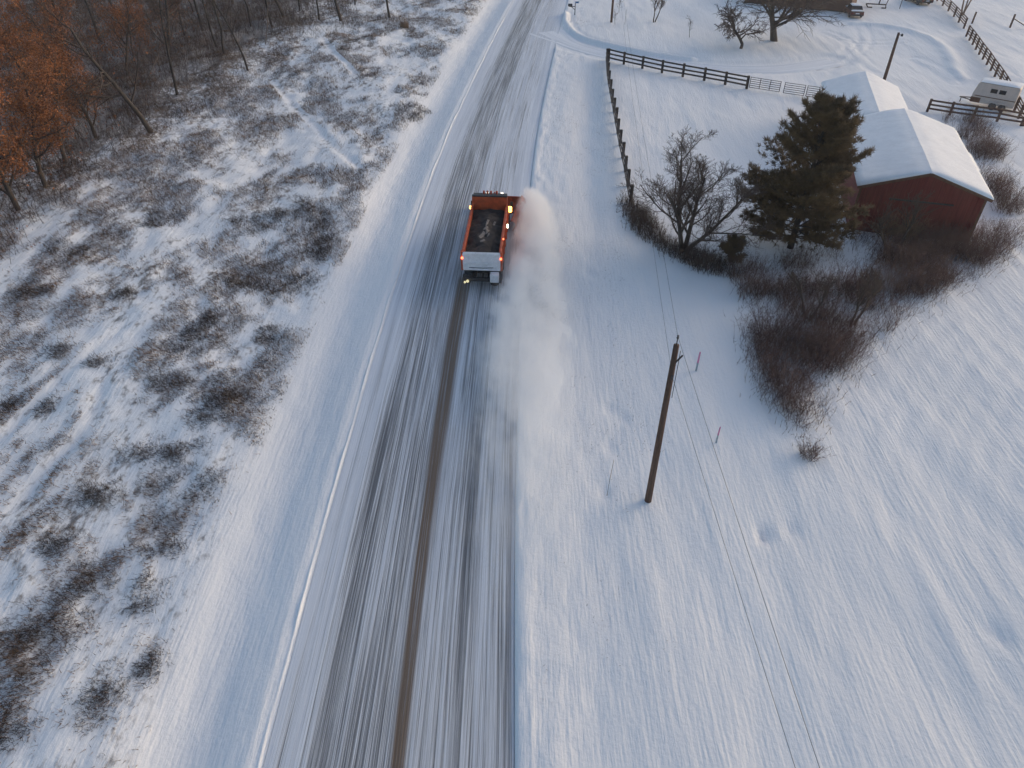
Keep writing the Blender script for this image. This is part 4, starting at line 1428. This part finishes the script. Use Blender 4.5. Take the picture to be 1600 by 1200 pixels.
p = at(1246, 392)
build_pine('pine_tree', 'dense dark brown green pine in front of the barn', p[0] - .45, p[1] + .3, 10.2, 8.4, 4, 128, 12)
p = at(1142, 408)
build_pine('pine_tree', 'small young pine left of the big pine', p[0], p[1], 1.5, 1.6, 9, 22, 8)


# ------------------------------------------------------------------ shrubs, brambles, grass
def stems(cx, cy, n, rad, h, g, lean=(0, 0), fan=.45, kids=4, r=.012, ell=(1, 1), zoff=-.05):
    """a bush: stems from the ground plus side twigs; returns spikes p0,p1,r"""
    a = g.uniform(0, 2 * math.pi, n)
    q = np.sqrt(g.uniform(0, 1, n)) * rad
    x, y = cx + np.cos(a) * q * ell[0], cy + np.sin(a) * q * ell[1]
    z = hgt(x, y) + zoff
    p0 = np.stack([x, y, z], 1)
    hh = h * g.uniform(.45, 1.1, n) * (1 - .35 * (q / rad) ** 2)
    d = np.stack([g.normal(size=n) * fan + lean[0] + np.cos(a) * .2, g.normal(size=n) * fan + lean[1] + np.sin(a) * .2, np.ones(n)], 1)
    d /= np.linalg.norm(d, axis=1)[:, None]
    p1 = p0 + d * hh[:, None]
    P0, P1, RR = [p0], [p1], [np.full(n, r)]
    if kids:
        t = g.uniform(.25, .95, (n, kids))
        k0 = (p0[:, None] + (p1 - p0)[:, None] * t[..., None]).reshape(-1, 3)
        kd = d.repeat(kids, 0) + g.normal(size=(n * kids, 3)) * .75
        kd /= np.linalg.norm(kd, axis=1)[:, None]
        kl = (hh.repeat(kids) * g.uniform(.2, .5, n * kids))[:, None]
        P0.append(k0); P1.append(k0 + kd * kl); RR.append(np.full(n * kids, r * .65))
    return np.concatenate(P0), np.concatenate(P1), np.concatenate(RR)


def bush(name, label, cat, spots, m, seed, group=None, **kw):
    """one clump made of one or more overlapping spots (x, y, radius, height, stems)"""
    g = np.random.default_rng(seed)
    out = [stems(x, y, n, rad, h, g, **kw) for x, y, rad, h, n in spots]
    V, F = cones(np.concatenate([o_[0] for o_ in out]), np.concatenate([o_[1] for o_ in out]), np.concatenate([o_[2] for o_ in out]))
    c = np.array([spots[0][0], spots[0][1], hz(spots[0][0], spots[0][1])])
    o_ = obj_np(name, V - c, F, m)
    o_.location = c
    return tag(o_, label, cat, group)


# bramble clumps on the left bank: (px, py, half width px, half height px, label)
CL = [
    (420, 432, 75, 26, 'wide dark bramble clump on the left bank just left of the truck'),
    (470, 340, 46, 34, 'bramble clump on the left bank close to the road shoulder, above the wide one'),
    (505, 385, 16, 26, 'narrow bramble clump at the very edge of the left road shoulder'),
    (405, 352, 45, 22, 'loose bramble clump left of the one by the shoulder, upper left bank'),
    (325, 522, 42, 38, 'round dark bramble clump with a snowy hole in its middle'),
    (430, 520, 30, 20, 'thin bramble clump near the shoulder below the wide dark one'),
    (350, 620, 40, 34, 'dark bramble clump near the shoulder, upper of a close pair'),
    (335, 655, 34, 30, 'dark bramble clump near the shoulder, lower of a close pair'),
    (268, 605, 38, 24, 'bramble clump just left of the close pair'),
    (262, 705, 60, 30, 'broad bramble clump below the close pair'),
    (285, 760, 52, 36, 'ragged bramble clump at the lower end of the broad one'),
    (190, 465, 24, 10, 'small flat bramble clump in open snow on the left bank'),
    (48, 468, 36, 12, 'flat bramble clump near the left edge, level with the tailgate'),
    (95, 552, 20, 14, 'small bramble clump near the left edge above the snowy trail'),
    (160, 570, 18, 14, 'small upright bramble clump right of the snowy trail'),
    (16, 632, 14, 10, 'tiny dark bramble clump at the left edge'),
    (75, 640, 9, 14, 'tiny upright bramble tuft right of the one at the left edge'),
    (85, 850, 26, 24, 'olive brown bramble clump alone in the snow, lower left'),
    (160, 775, 30, 26, 'bramble clump above the olive brown one, lower left'),
    (255, 855, 26, 24, 'small bramble clump nearest the shoulder, lower left'),
    (140, 905, 50, 36, 'bramble clump between the olive one and the huge one'),
    (60, 985, 80, 62, 'huge dark bramble clump in the lower left corner area'),
    (225, 930, 22, 34, 'tall thin bramble clump right of the huge one'),
    (150, 1090, 40, 50, 'bramble clump below the huge one near the bottom edge'),
    (30, 1130, 36, 30, 'bramble clump in the bottom left corner'),
    (232, 1040, 18, 26, 'lowest small bramble clump beside the bottom shoulder'),
    (250, 345, 34, 18, 'bramble clump in the middle of the upper left bank'),
    (110, 395, 40, 14, 'bramble clump at the edge of the wood'),
    (555, 70, 30, 18, 'dark bramble clump high on the far left bank'),
    (640, 175, 30, 16, 'bramble clump by the far shoulder'),
]
for k, (px, py, wx, wy, lb) in enumerate(CL):
    c = at(px, py)
    rx = abs(at(px + wx, py)[0] - c[0])
    ry = abs(at(px, py - wy)[1] - c[1]) * .8
    g = np.random.default_rng(100 + k)
    area = max(.4, rx * ry * 3.1)
    nn = int(min(40, 7 + area * 2.2))
    spots = []
    for j in range(nn):
        a_, q_ = g.uniform(0, 2 * math.pi), math.sqrt(g.random())
        r_ = g.uniform(.25, .60) * min(1.3, .5 + .5 * math.sqrt(area))
        spots.append((c[0] + math.cos(a_) * q_ * rx, c[1] + math.sin(a_) * q_ * ry, r_, g.uniform(.25, .65), int(14 + 44 * r_)))
    bush('bramble_clump', lb, 'bramble', spots, M['bramble'], 200 + k, 'bramble clumps on the left bank', lean=(-.05, -.55), fan=.6, kids=4, r=.0085)

# dead grass all over the left bank: nobody could count it
def bank_grass():
    g = np.random.default_rng(77)
    n = 1500000
    y = 8 + (132 - 8) * g.random(n) ** .95
    d = -(8.4 + g.random(n) ** 1.1 * (16 + y * .62))
    x = d + road_x(y)
    dens = fbm(x / 2.6, y / 4.2, 121, 3) * .8 + fbm(x / .5, y / 1.0, 131, 2) * .30 + .035 * sstep(45, 80, y) + .03 * sstep(14, 30, -d) * sstep(30, 60, y)
    keep = dens > .612 + g.normal(size=n) * .07
    keep &= g.random(n) < .8
    keep &= g.random(n) < sstep(7.6, 10.6, -d + 2.0 * (fbm(x / .9, y / 1.6, 141, 3) - .5))
    x, y = x[keep], y[keep]
    keep = np.ones(len(x), bool)
    for tr in TRAILS:
        keep &= poly_dist(x, y, tr) > .45
    x, y = x[keep], y[keep]
    n = len(x)
    z = hgt(x, y)
    p0 = np.stack([x, y, z - .03], 1)
    dv = np.stack([g.normal(size=n) * .35, g.normal(size=n) * .45 - .75, np.ones(n)], 1)
    dv /= np.linalg.norm(dv, axis=1)[:, None]
    L_ = g.uniform(.14, .50, n)
    V, F = blades(p0, p0 + dv * L_[:, None], .013, g)
    o_ = obj_np('dead_grass', V, F, M['grass'])
    tag(o_, 'dead grass and weed stems poking through the snow of the left bank', 'grass', kind='stuff')


bank_grass()


def brush_mass(name, label, poly_px, n, h, m, seed, thin=.010, kids=5, dens_lo=.42, fan=.35, soft=.25):
    """bare brush filling a piece of ground outlined in plan"""
    g = np.random.default_rng(seed)
    P = np.array([at(*q_) for q_ in poly_px])
    lo, hi = P.min(0), P.max(0)
    pts = []
    while len(pts) < n:
        c = lo + (hi - lo) * g.random((n, 2))
        ins = np.zeros(len(c), bool)
        j = len(P) - 1
        for i in range(len(P)):
            a, b = P[i], P[j]
            hit = ((a[1] > c[:, 1]) != (b[1] > c[:, 1])) & (c[:, 0] < (b[0] - a[0]) * (c[:, 1] - a[1]) / (b[1] - a[1] + 1e-12) + a[0])
            ins ^= hit
            j = i
        ins &= fbm(c[:, 0] / 1.6, c[:, 1] / 1.6, seed, 2) > dens_lo + g.normal(size=len(c)) * .06
        pts += list(c[ins])
    pts = np.array(pts[:n]) + g.normal(size=(n, 2)) * soft
    x, y = pts[:, 0], pts[:, 1]
    hs = h * (.55 + .7 * fbm(x / 2.5, y / 2.5, seed + 5, 2)) * g.uniform(.5, 1.1, n)
    p0 = np.stack([x, y, hgt(x, y) - .05], 1)
    d = np.stack([g.normal(size=n) * fan, g.normal(size=n) * fan, np.ones(n)], 1)
    d /= np.linalg.norm(d, axis=1)[:, None]
    p1 = p0 + d * hs[:, None]
    t = g.uniform(.2, .98, (n, kids))
    k0 = (p0[:, None] + (p1 - p0)[:, None] * t[..., None]).reshape(-1, 3)
    kd = d.repeat(kids, 0) * .7 + g.normal(size=(n * kids, 3)) * .6
    kd /= np.linalg.norm(kd, axis=1)[:, None]
    kl = hs.repeat(kids) * g.uniform(.15, .45, n * kids)
    V, F = cones(np.concatenate([p0, k0]), np.concatenate([p1, k0 + kd * kl[:, None]]), np.concatenate([np.full(n, thin * 1.5), np.full(n * kids, thin)]))
    o_ = obj_np(name, V, F, m)
    return tag(o_, label, 'brush', kind='stuff')


brush_mass('brush_thicket', 'tangle of bare reddish brush in front of the barn', [(1150, 425), (1165, 470), (1190, 490), (1172, 545), (1178, 600), (1225, 655), (1268, 660), (1290, 610), (1340, 560), (1420, 480), (1530, 425), (1600, 380), (1600, 345), (1540, 370), (1440, 385), (1330, 375), (1240, 410)], 8200, 1.8, M['twig_red'], 301, thin=.007, kids=5, dens_lo=.49, soft=.4)
brush_mass('thicket_weeds', 'short tan weeds fringing the thicket and the barn', [(1150, 425), (1160, 480), (1165, 560), (1185, 630), (1262, 700), (1300, 630), (1350, 570), (1430, 495), (1540, 435), (1600, 395), (1600, 345), (1330, 375)], 2600, .7, M['grass'], 306, thin=.009, kids=2, dens_lo=.40, soft=.5)
brush_mass('hedge_brush', 'strip of tan brush at the foot of the paddock corner tree', [(968, 318), (990, 322), (1060, 385), (1130, 410), (1155, 440), (1090, 425), (1040, 400), (985, 362)], 2000, 1.1, M['twig'], 302, dens_lo=.25, fan=.25)
brush_mass('side_brush', 'bare brush along the right side of the barn', [(1470, 190), (1525, 185), (1560, 235), (1575, 290), (1600, 340), (1560, 335), (1545, 300), (1515, 240)], 1500, 1.8, M['twig_red'], 303, dens_lo=.45, thin=.008)
brush_mass('wood_understory', 'bare understory brush on the floor of the left wood', [(0, 430), (60, 360), (150, 300), (235, 225), (330, 170), (400, 120), (470, 70), (560, 40), (560, -60), (-400, -60), (-500, 200), (-200, 420)], 20000, 1.4, M['twig_wood'], 304, thin=.011, kids=3, dens_lo=.44, fan=.5)

brush_mass('wood_saplings', 'dense young bare growth between the oaks of the left wood', [(-60, 470), (40, 390), (110, 310), (190, 230), (260, 160), (400, 60), (560, 10), (560, -60), (-400, -60), (-400, 300)], 10000, 3.3, M['twig_wood'], 305, thin=.013, kids=7, dens_lo=.40, fan=.22)


def glow_leaf_understory():  # leaf faces added to spread the orange glow through the wood
    g = np.random.default_rng(310)
    n = 300000
    y = g.uniform(40, 132, n)
    x = -g.uniform(22, 100, n)
    px_edge = -31 - .10 * (y - 40)                       # the wood thins out towards the bank
    dens = fbm(x / 3.0, y / 3.5, 311, 3)
    p_ = sstep(0, 16, px_edge - x) * sstep(.47, .62, dens) * (1 - .75 * sstep(88, 118, y))
    keep = g.random(n) < p_ * .60
    x, y = x[keep], y[keep]
    n = len(x)
    top = 1.0 + 5.5 * fbm(x / 2.0, y / 2.0, 312, 2)
    c = np.stack([x, y, hgt(x, y) + top * g.random(n) ** .8], 1)
    V, F = leaves(c, .19, g, .3)
    o_ = obj_np('glow_leaf_understory', V, F, M['oakleaf'])
    tag(o_, 'rusty leaves added to spread an orange glow through the left wood', 'leaves', kind='stuff')


glow_leaf_understory()

# single shrubs of the thicket one can point at
for k, (px, py, r_, h_, n_, lb) in enumerate((
    (1230, 600, 1.3, 1.7, 330, 'dense dark shrub at the narrow lower end of the thicket'),
    (1210, 520, 1.5, 2.1, 320, 'reddish shrub on the left flank of the thicket'),
    (1300, 510, 1.6, 2.4, 380, 'darkest bushy shrub in the middle of the thicket'),
    (1380, 455, 1.5, 2.2, 300, 'brown shrub on the right flank of the thicket facing the field'),
    (1262, 715, .42, 1.25, 150, 'lone narrow shrub below the point of the thicket'),
    (1250, 668, .35, .7, 60, 'small bare sprig between the thicket and the lone narrow shrub'),
    (1545, 385, 1.4, 2.0, 260, 'reddish shrub at the right corner of the barn'),
    (1090, 402, .8, 1.5, 150, 'pale brown bush right of the forked tree trunk'),
    (1000, 345, .8, 1.3, 170, 'brown bush at the end of the paddock fence'),
    (1520, 192, .9, 1.6, 160, 'bare shrub below the trailer in front of the fence'),
)):
    c = at(px, py)
    bush('bare_shrub', lb, 'shrub', [(c[0], c[1], r_, h_, int(n_ * .5))], M['twig_red'] if k < 7 else M['twig'], 400 + k, 'bare shrubs of the thicket and hedge', fan=.38, kids=6, r=.011)
for k, (px, py, lb) in enumerate(((1330, 512, 'slim bare sapling tree rising from the thicket, right one'), (1262, 500, 'slim bare sapling tree rising from the thicket, left one'), (1395, 400, 'bare sapling tree in front of the barn gable'))):
    c = at(px, py)
    place_tree('bare_sapling', T2, c[0], c[1], lb, 'sapling', rz=k * 1.3, sc=(.95, .85, 1.1)[k])
c = at(632, 42)
bush('grass_tussock', 'tall tawny grass tussock standing alone on the far left bank', 'grass', [(c[0], c[1], .55, 1.35, 260)], M['reed'], 450, fan=.22, kids=0, r=.022)
c = at(1400, 372)
bush('dry_bush', 'golden brown dry bush against the red barn gable', 'shrub', [(c[0], c[1], 1.3, 2.5, 520)], M['reed'], 451, fan=.35, kids=4, r=.012)

# ------------------------------------------------------------------ the wood on the left
W1 = tree_proto(51, 10.5, .24, last=3, lean=.10, child=(11, 8, 6, 4), ratio=(.42, .5, .5, .5), ang=(55, 45, 48, 50), start=.28, up=.05, bark='bark', twig='twig', rmin=.014)
W2 = tree_proto(52, 11.5, .17, last=3, lean=.06, child=(9, 7, 6, 4), ratio=(.34, .5, .5, .5), ang=(48, 45, 48, 50), start=.4, up=.08, bark='bark_dark', rmin=.014)
W3 = tree_proto(53, 9.0, .13, last=3, lean=.14, child=(8, 7, 5, 4), ratio=(.36, .5, .5, .5), start=.45, bark='bark_dark', rmin=.014)
W4 = tree_proto(54, 9.5, .22, last=3, lean=.10, child=(14, 9, 6, 4), ratio=(.46, .5, .45, .5), ang=(60, 48, 48, 50), start=.12, leaf=8000, leaf_size=.16)
W5 = tree_proto(55, 8.5, .18, last=3, lean=.12, child=(13, 9, 6, 4), ratio=(.48, .5, .45, .5), ang=(60, 48, 48, 50), start=.15, leaf=5000, leaf_size=.15)
WOOD = [
    ('bare_tree', W1, 238, 212, 1.0, 2.2, 'stout bare tree leaning at the front of the left wood', None),
    ('bare_tree', W2, 278, 152, .85, .3, 'slender dark trunk just behind the stout leaning tree', None),
    ('bare_tree', W3, 388, 113, 1.0, 1.1, 'thin curved trunk at the right front of the left wood', None),
    ('bare_tree', W3, 350, 86, 1.05, 2.9, 'dark trunk left of the thin curved one, right of a pair', None),
    ('bare_tree', W2, 338, 72, .8, 4.0, 'dark trunk left of the thin curved one, left of a pair', None),
    ('oak_tree', W4, 30, 330, .95, .4, 'rusty leaved oak nearest the left edge of the picture', None),
    ('oak_tree', W5, 103, 256, 1.0, 1.5, 'rusty leaved oak with a dark trunk left of the stout leaning tree', None),
    ('oak_tree', W4, -20, 240, 1.1, 2.6, 'tall rusty leaved oak cut by the left edge', None),
    ('oak_tree', W5, 140, 160, 1.05, 3.6, 'rusty leaved oak between the dark trunk and the top left corner', None),
    ('oak_tree', W4, 50, 140, 1.0, 5.0, 'rusty leaved oak in the top left corner', None),
    ('oak_tree', W5, -60, 330, 1.0, 5.6, 'rusty leaved oak beyond the left edge whose boughs reach in', None),
    ('oak_tree', W4, 75, 300, .85, 1.2, 'rusty leaved oak just right of the one nearest the left edge', None),
    ('oak_tree', W4, 150, 215, .8, 4.1, 'low rusty leaved oak directly left of the stout leaning tree', None),
    ('oak_tree', W4, 100, 60, 1.0, 3.1, 'rusty leaved oak at the top edge near the left corner', None),
    ('oak_tree', W5, 200, 120, .85, .9, 'thin rusty leaved oak behind the stout leaning tree', None),
    ('oak_tree', W5, 290, 60, .7, 2.0, 'small rusty leaved oak deeper in the wood behind the pair', None),
]
for nm, pr_, px, py, s_, rz, lb, gp_ in WOOD:
    c = at(px, py)
    place_tree(nm, pr_, c[0], c[1], lb, 'tree', gp_, rz, s_)
g = np.random.default_rng(600)
BACK = [(320, 55), (300, 20), (395, 40), (425, 45), (450, 28), (470, 18), (500, 30), (530, 33), (205, 90), (180, 30), (95, 70), (240, 20), (270, 75), (560, 5), (150, 60), (610, 28), (360, 10)]
BACK.sort(reverse=True)
ORD = ['rightmost', 'second from the right', 'third from the right', 'fourth from the right', 'fifth from the right', 'sixth from the right', 'seventh from the right', 'eighth from the right', 'ninth from the right',
       'ninth from the left', 'seventh from the left', 'sixth from the left', 'fifth from the left', 'fourth from the left', 'third from the left', 'second from the left', 'leftmost']
ORD[9] = 'eighth from the left'
for k, (px, py) in enumerate(BACK):
    c = at(px, py) + g.normal(size=2) * .3
    place_tree('bare_tree', (W2, W3, W1)[k % 3], c[0], c[1], 'dark bare trunk of the back row along the wood\'s top edge, ' + ORD[k], 'tree', 'back trunks of the left wood', g.uniform(0, 6.28), g.uniform(.75, 1.05))


# fallen pale limb and snag in the wood
for lb, a, b, r_ in (('pale fallen limb leaning in the wood right of the stout tree', (226, 142), (300, 78), .07), ('pale forked dead stem at the right of the wood', (415, 70), (442, 20), .06)):
    A, B_ = at(*a), at(*b)
    A3 = Vector((A[0], A[1], hz(*A)))
    B3 = Vector((A[0] + 2.2, A[1] + 1.0, 3.4)) if r_ == .07 else Vector((A[0] + 1.0, A[1] + .5, 4.2))
    o = MB().tube([(0, 0, 0), tuple((B3 - A3) * .5 + Vector((.2, 0, .25))), tuple(B3 - A3)], r_, 7, .02).build('dead_limb', M['bark_pale'], None, 0, True)
    o.location = A3
    tag(o, lb, 'limb')


# ------------------------------------------------------------------ snow thrown up by the wing plough
def build_plume():
    # spine along the truck's right side, drifting back over the verge: (x, y, half width, half height, centre z)
    sp = [(1.15, 53.8, .6, .65, .75), (1.5, 51.8, 1.25, 1.20, 1.0), (1.7, 49.0, 1.75, 1.6, 1.2), (1.6, 45.0, 2.2, 1.9, 1.25), (1.4, 41.0, 2.7, 2.0, 1.2),
          (1.0, 36.0, 3.5, 2.0, 1.05), (.7, 30.0, 3.9, 1.8, .85), (.6, 23.0, 3.8, 1.4, .6), (.6, 13.0, 3.0, .9, .3)]
    n = 28
    V, F = [], []
    for x, y, w, h, zc in sp:
        for k in range(n):
            a = 2 * math.pi * k / n
            V.append((x + math.cos(a) * w, y, max(.03, zc + math.sin(a) * h)))
    for i in range(len(sp) - 1):
        for k in range(n):
            F.append((i * n + k, i * n + (k + 1) % n, (i + 1) * n + (k + 1) % n, (i + 1) * n + k))
    F.append(tuple(range(n))[::-1])
    F.append(tuple(range((len(sp) - 1) * n, len(sp) * n)))
    m = bpy.data.materials.new('blown_snow')
    m.use_nodes = True
    nt = m.node_tree
    N, L = nt.nodes, nt.links
    N.clear()
    out = N.new('ShaderNodeOutputMaterial')
    pv = N.new('ShaderNodeVolumePrincipled')
    pv.inputs['Color'].default_value = (.995, .996, .998, 1)
    pv.inputs['Anisotropy'].default_value = .1
    L.new(pv.outputs[0], out.inputs['Volume'])
    tc = N.new('ShaderNodeTexCoord')
    sx = N.new('ShaderNodeSeparateXYZ')
    L.new(tc.outputs['Object'], sx.inputs[0])
    x, y, z = sx.outputs

    def curve(idx):
        """value of the spine against y as a piecewise ramp"""
        ys = [s_[1] for s_ in sp]
        vs_ = [s_[idx] for s_ in sp]
        lo, hi = min(ys), max(ys)
        f = math_node(N, L, 'DIVIDE', math_node(N, L, 'SUBTRACT', y, lo), hi - lo, True)
        return ramp_node(N, L, f, sorted([((a - lo) / (hi - lo), (b, b, b)) for a, b in zip(ys, vs_)]))
    ex = math_node(N, L, 'DIVIDE', math_node(N, L, 'SUBTRACT', x, curve(0)), curve(2))
    ez = math_node(N, L, 'DIVIDE', math_node(N, L, 'SUBTRACT', z, curve(4)), curve(3))
    r2 = math_node(N, L, 'ADD', math_node(N, L, 'MULTIPLY', ex, ex), math_node(N, L, 'MULTIPLY', ez, ez))
    rr = math_node(N, L, 'SQRT', r2)
    n1 = noise_node(N, L, tc.outputs['Object'], .75, 5, (1, .6, 1), .6)
    n2 = noise_node(N, L, tc.outputs['Object'], 2.4, 5, (1, .55, 1), .65)
    nn = math_node(N, L, 'ADD', math_node(N, L, 'MULTIPLY', n1, .75), math_node(N, L, 'MULTIPLY', n2, .35))
    edge = math_node(N, L, 'ADD', rr, math_node(N, L, 'MULTIPLY', math_node(N, L, 'SUBTRACT', nn, .55), 3.4))
    body = maprange(N, L, edge, .15, .95, 1.0, 0.0)
    inside = maprange(N, L, rr, .35, 1.0, 1.0, 0.0)
    lo, hi = 13.0, 53.8
    f = math_node(N, L, 'DIVIDE', math_node(N, L, 'SUBTRACT', y, lo), hi - lo, True)
    along = ramp_node(N, L, f, [(0, (0, 0, 0)), (.12, (.10,) * 3), (.30, (.45,) * 3), (.48, (1.15,) * 3), (.62, (1.8,) * 3), (.80, (2.3,) * 3), (.93, (2.6,) * 3), (1, (1.6,) * 3)])
    dens = math_node(N, L, 'MULTIPLY', math_node(N, L, 'MULTIPLY', body, inside), math_node(N, L, 'MULTIPLY', along, .75))
    L.new(dens, pv.inputs['Density'])
    m.cycles.volume_step_rate = .35
    me = bpy.data.meshes.new('snow_spray')
    me.from_pydata(V, [], F)
    me.update()
    me.materials.append(m)
    o_ = link(bpy.data.objects.new('snow_spray', me))
    tag(o_, 'cloud of powder snow thrown up beside and behind the plough truck', 'snow cloud', kind='stuff')


build_plume()


def build_chunks():
    """clods and grains of snow flung off the wing blade, too many to count"""
    g = np.random.default_rng(900)
    n = 5200
    t = g.random(n) ** 1.6
    vx, vz = g.normal(1.5, .9, n), g.uniform(.6, 3.2, n)
    tt = t * .75
    x = 0.85 + vx * tt + g.normal(size=n) * .18
    y = 52.3 - t * 17 + g.normal(size=n) * .5
    z = np.abs(.5 + vz * tt * 1.3 - 4.0 * tt ** 2 + g.normal(size=n) * .15) + .06
    c = np.stack([x, y, z], 1)
    r = g.uniform(.012, .045, n)[:, None]
    tet = np.array([(1, 1, 1), (-1, -1, 1), (-1, 1, -1), (1, -1, -1)], float)
    jit = g.uniform(.6, 1.3, (n, 4, 1))
    V = (c[:, None] + tet[None] * r[:, None] * jit).reshape(-1, 3)
    F = (np.arange(n) * 4)[:, None, None] + np.array([[0, 1, 2], [0, 3, 1], [0, 2, 3], [1, 3, 2]])[None]
    o_ = obj_np('flung_snow', V, F.reshape(-1, 3), M['snow'])
    tag(o_, 'small clods of snow flung off the wing blade beside the truck', 'snow clods', kind='stuff')


build_chunks()


# ------------------------------------------------------------------ haze added for the corner glow
def build_haze():  # volume box added to lift the far tones towards a pink glow
    b = MB().box(-1700, 1800, -420, 1520, -12, 27.5)
    m = bpy.data.materials.new('glow_haze')
    m.use_nodes = True
    N, L = m.node_tree.nodes, m.node_tree.links
    N.clear()
    out = N.new('ShaderNodeOutputMaterial')
    pv = N.new('ShaderNodeVolumePrincipled')
    pv.inputs['Color'].default_value = (.95, .93, .93, 1)
    pv.inputs['Density'].default_value = .0003
    pv.inputs['Anisotropy'].default_value = .45
    L.new(pv.outputs[0], out.inputs['Volume'])
    o_ = b.build('haze', m)
    tag(o_, 'thin haze added to lend the far corners a warm glow', 'haze', kind='stuff')


build_haze()


def verge_weeds():
    g = np.random.default_rng(950)
    n = 9000
    y = g.uniform(12, 118, n)
    d = 4.9 + g.random(n) * 7
    x = d + road_x(y)
    keep = (fbm(x / 1.2, y / 2.2, 951, 2) > .60) & (poly_dist(x, y, DRIVE) > 3.5)
    x, y = x[keep], y[keep]
    n = len(x)
    p0 = np.stack([x, y, hgt(x, y) - .02], 1)
    dv = np.stack([g.normal(size=n) * .4, g.normal(size=n) * .4 - .5, np.ones(n)], 1)
    V, F = blades(p0, p0 + dv * g.uniform(.05, .2, n)[:, None], .008, g)
    o_ = obj_np('verge_weeds', V, F, M['grass'])
    tag(o_, 'sparse weed tips poking through the snow of the right verge', 'weeds', kind='stuff')


verge_weeds()
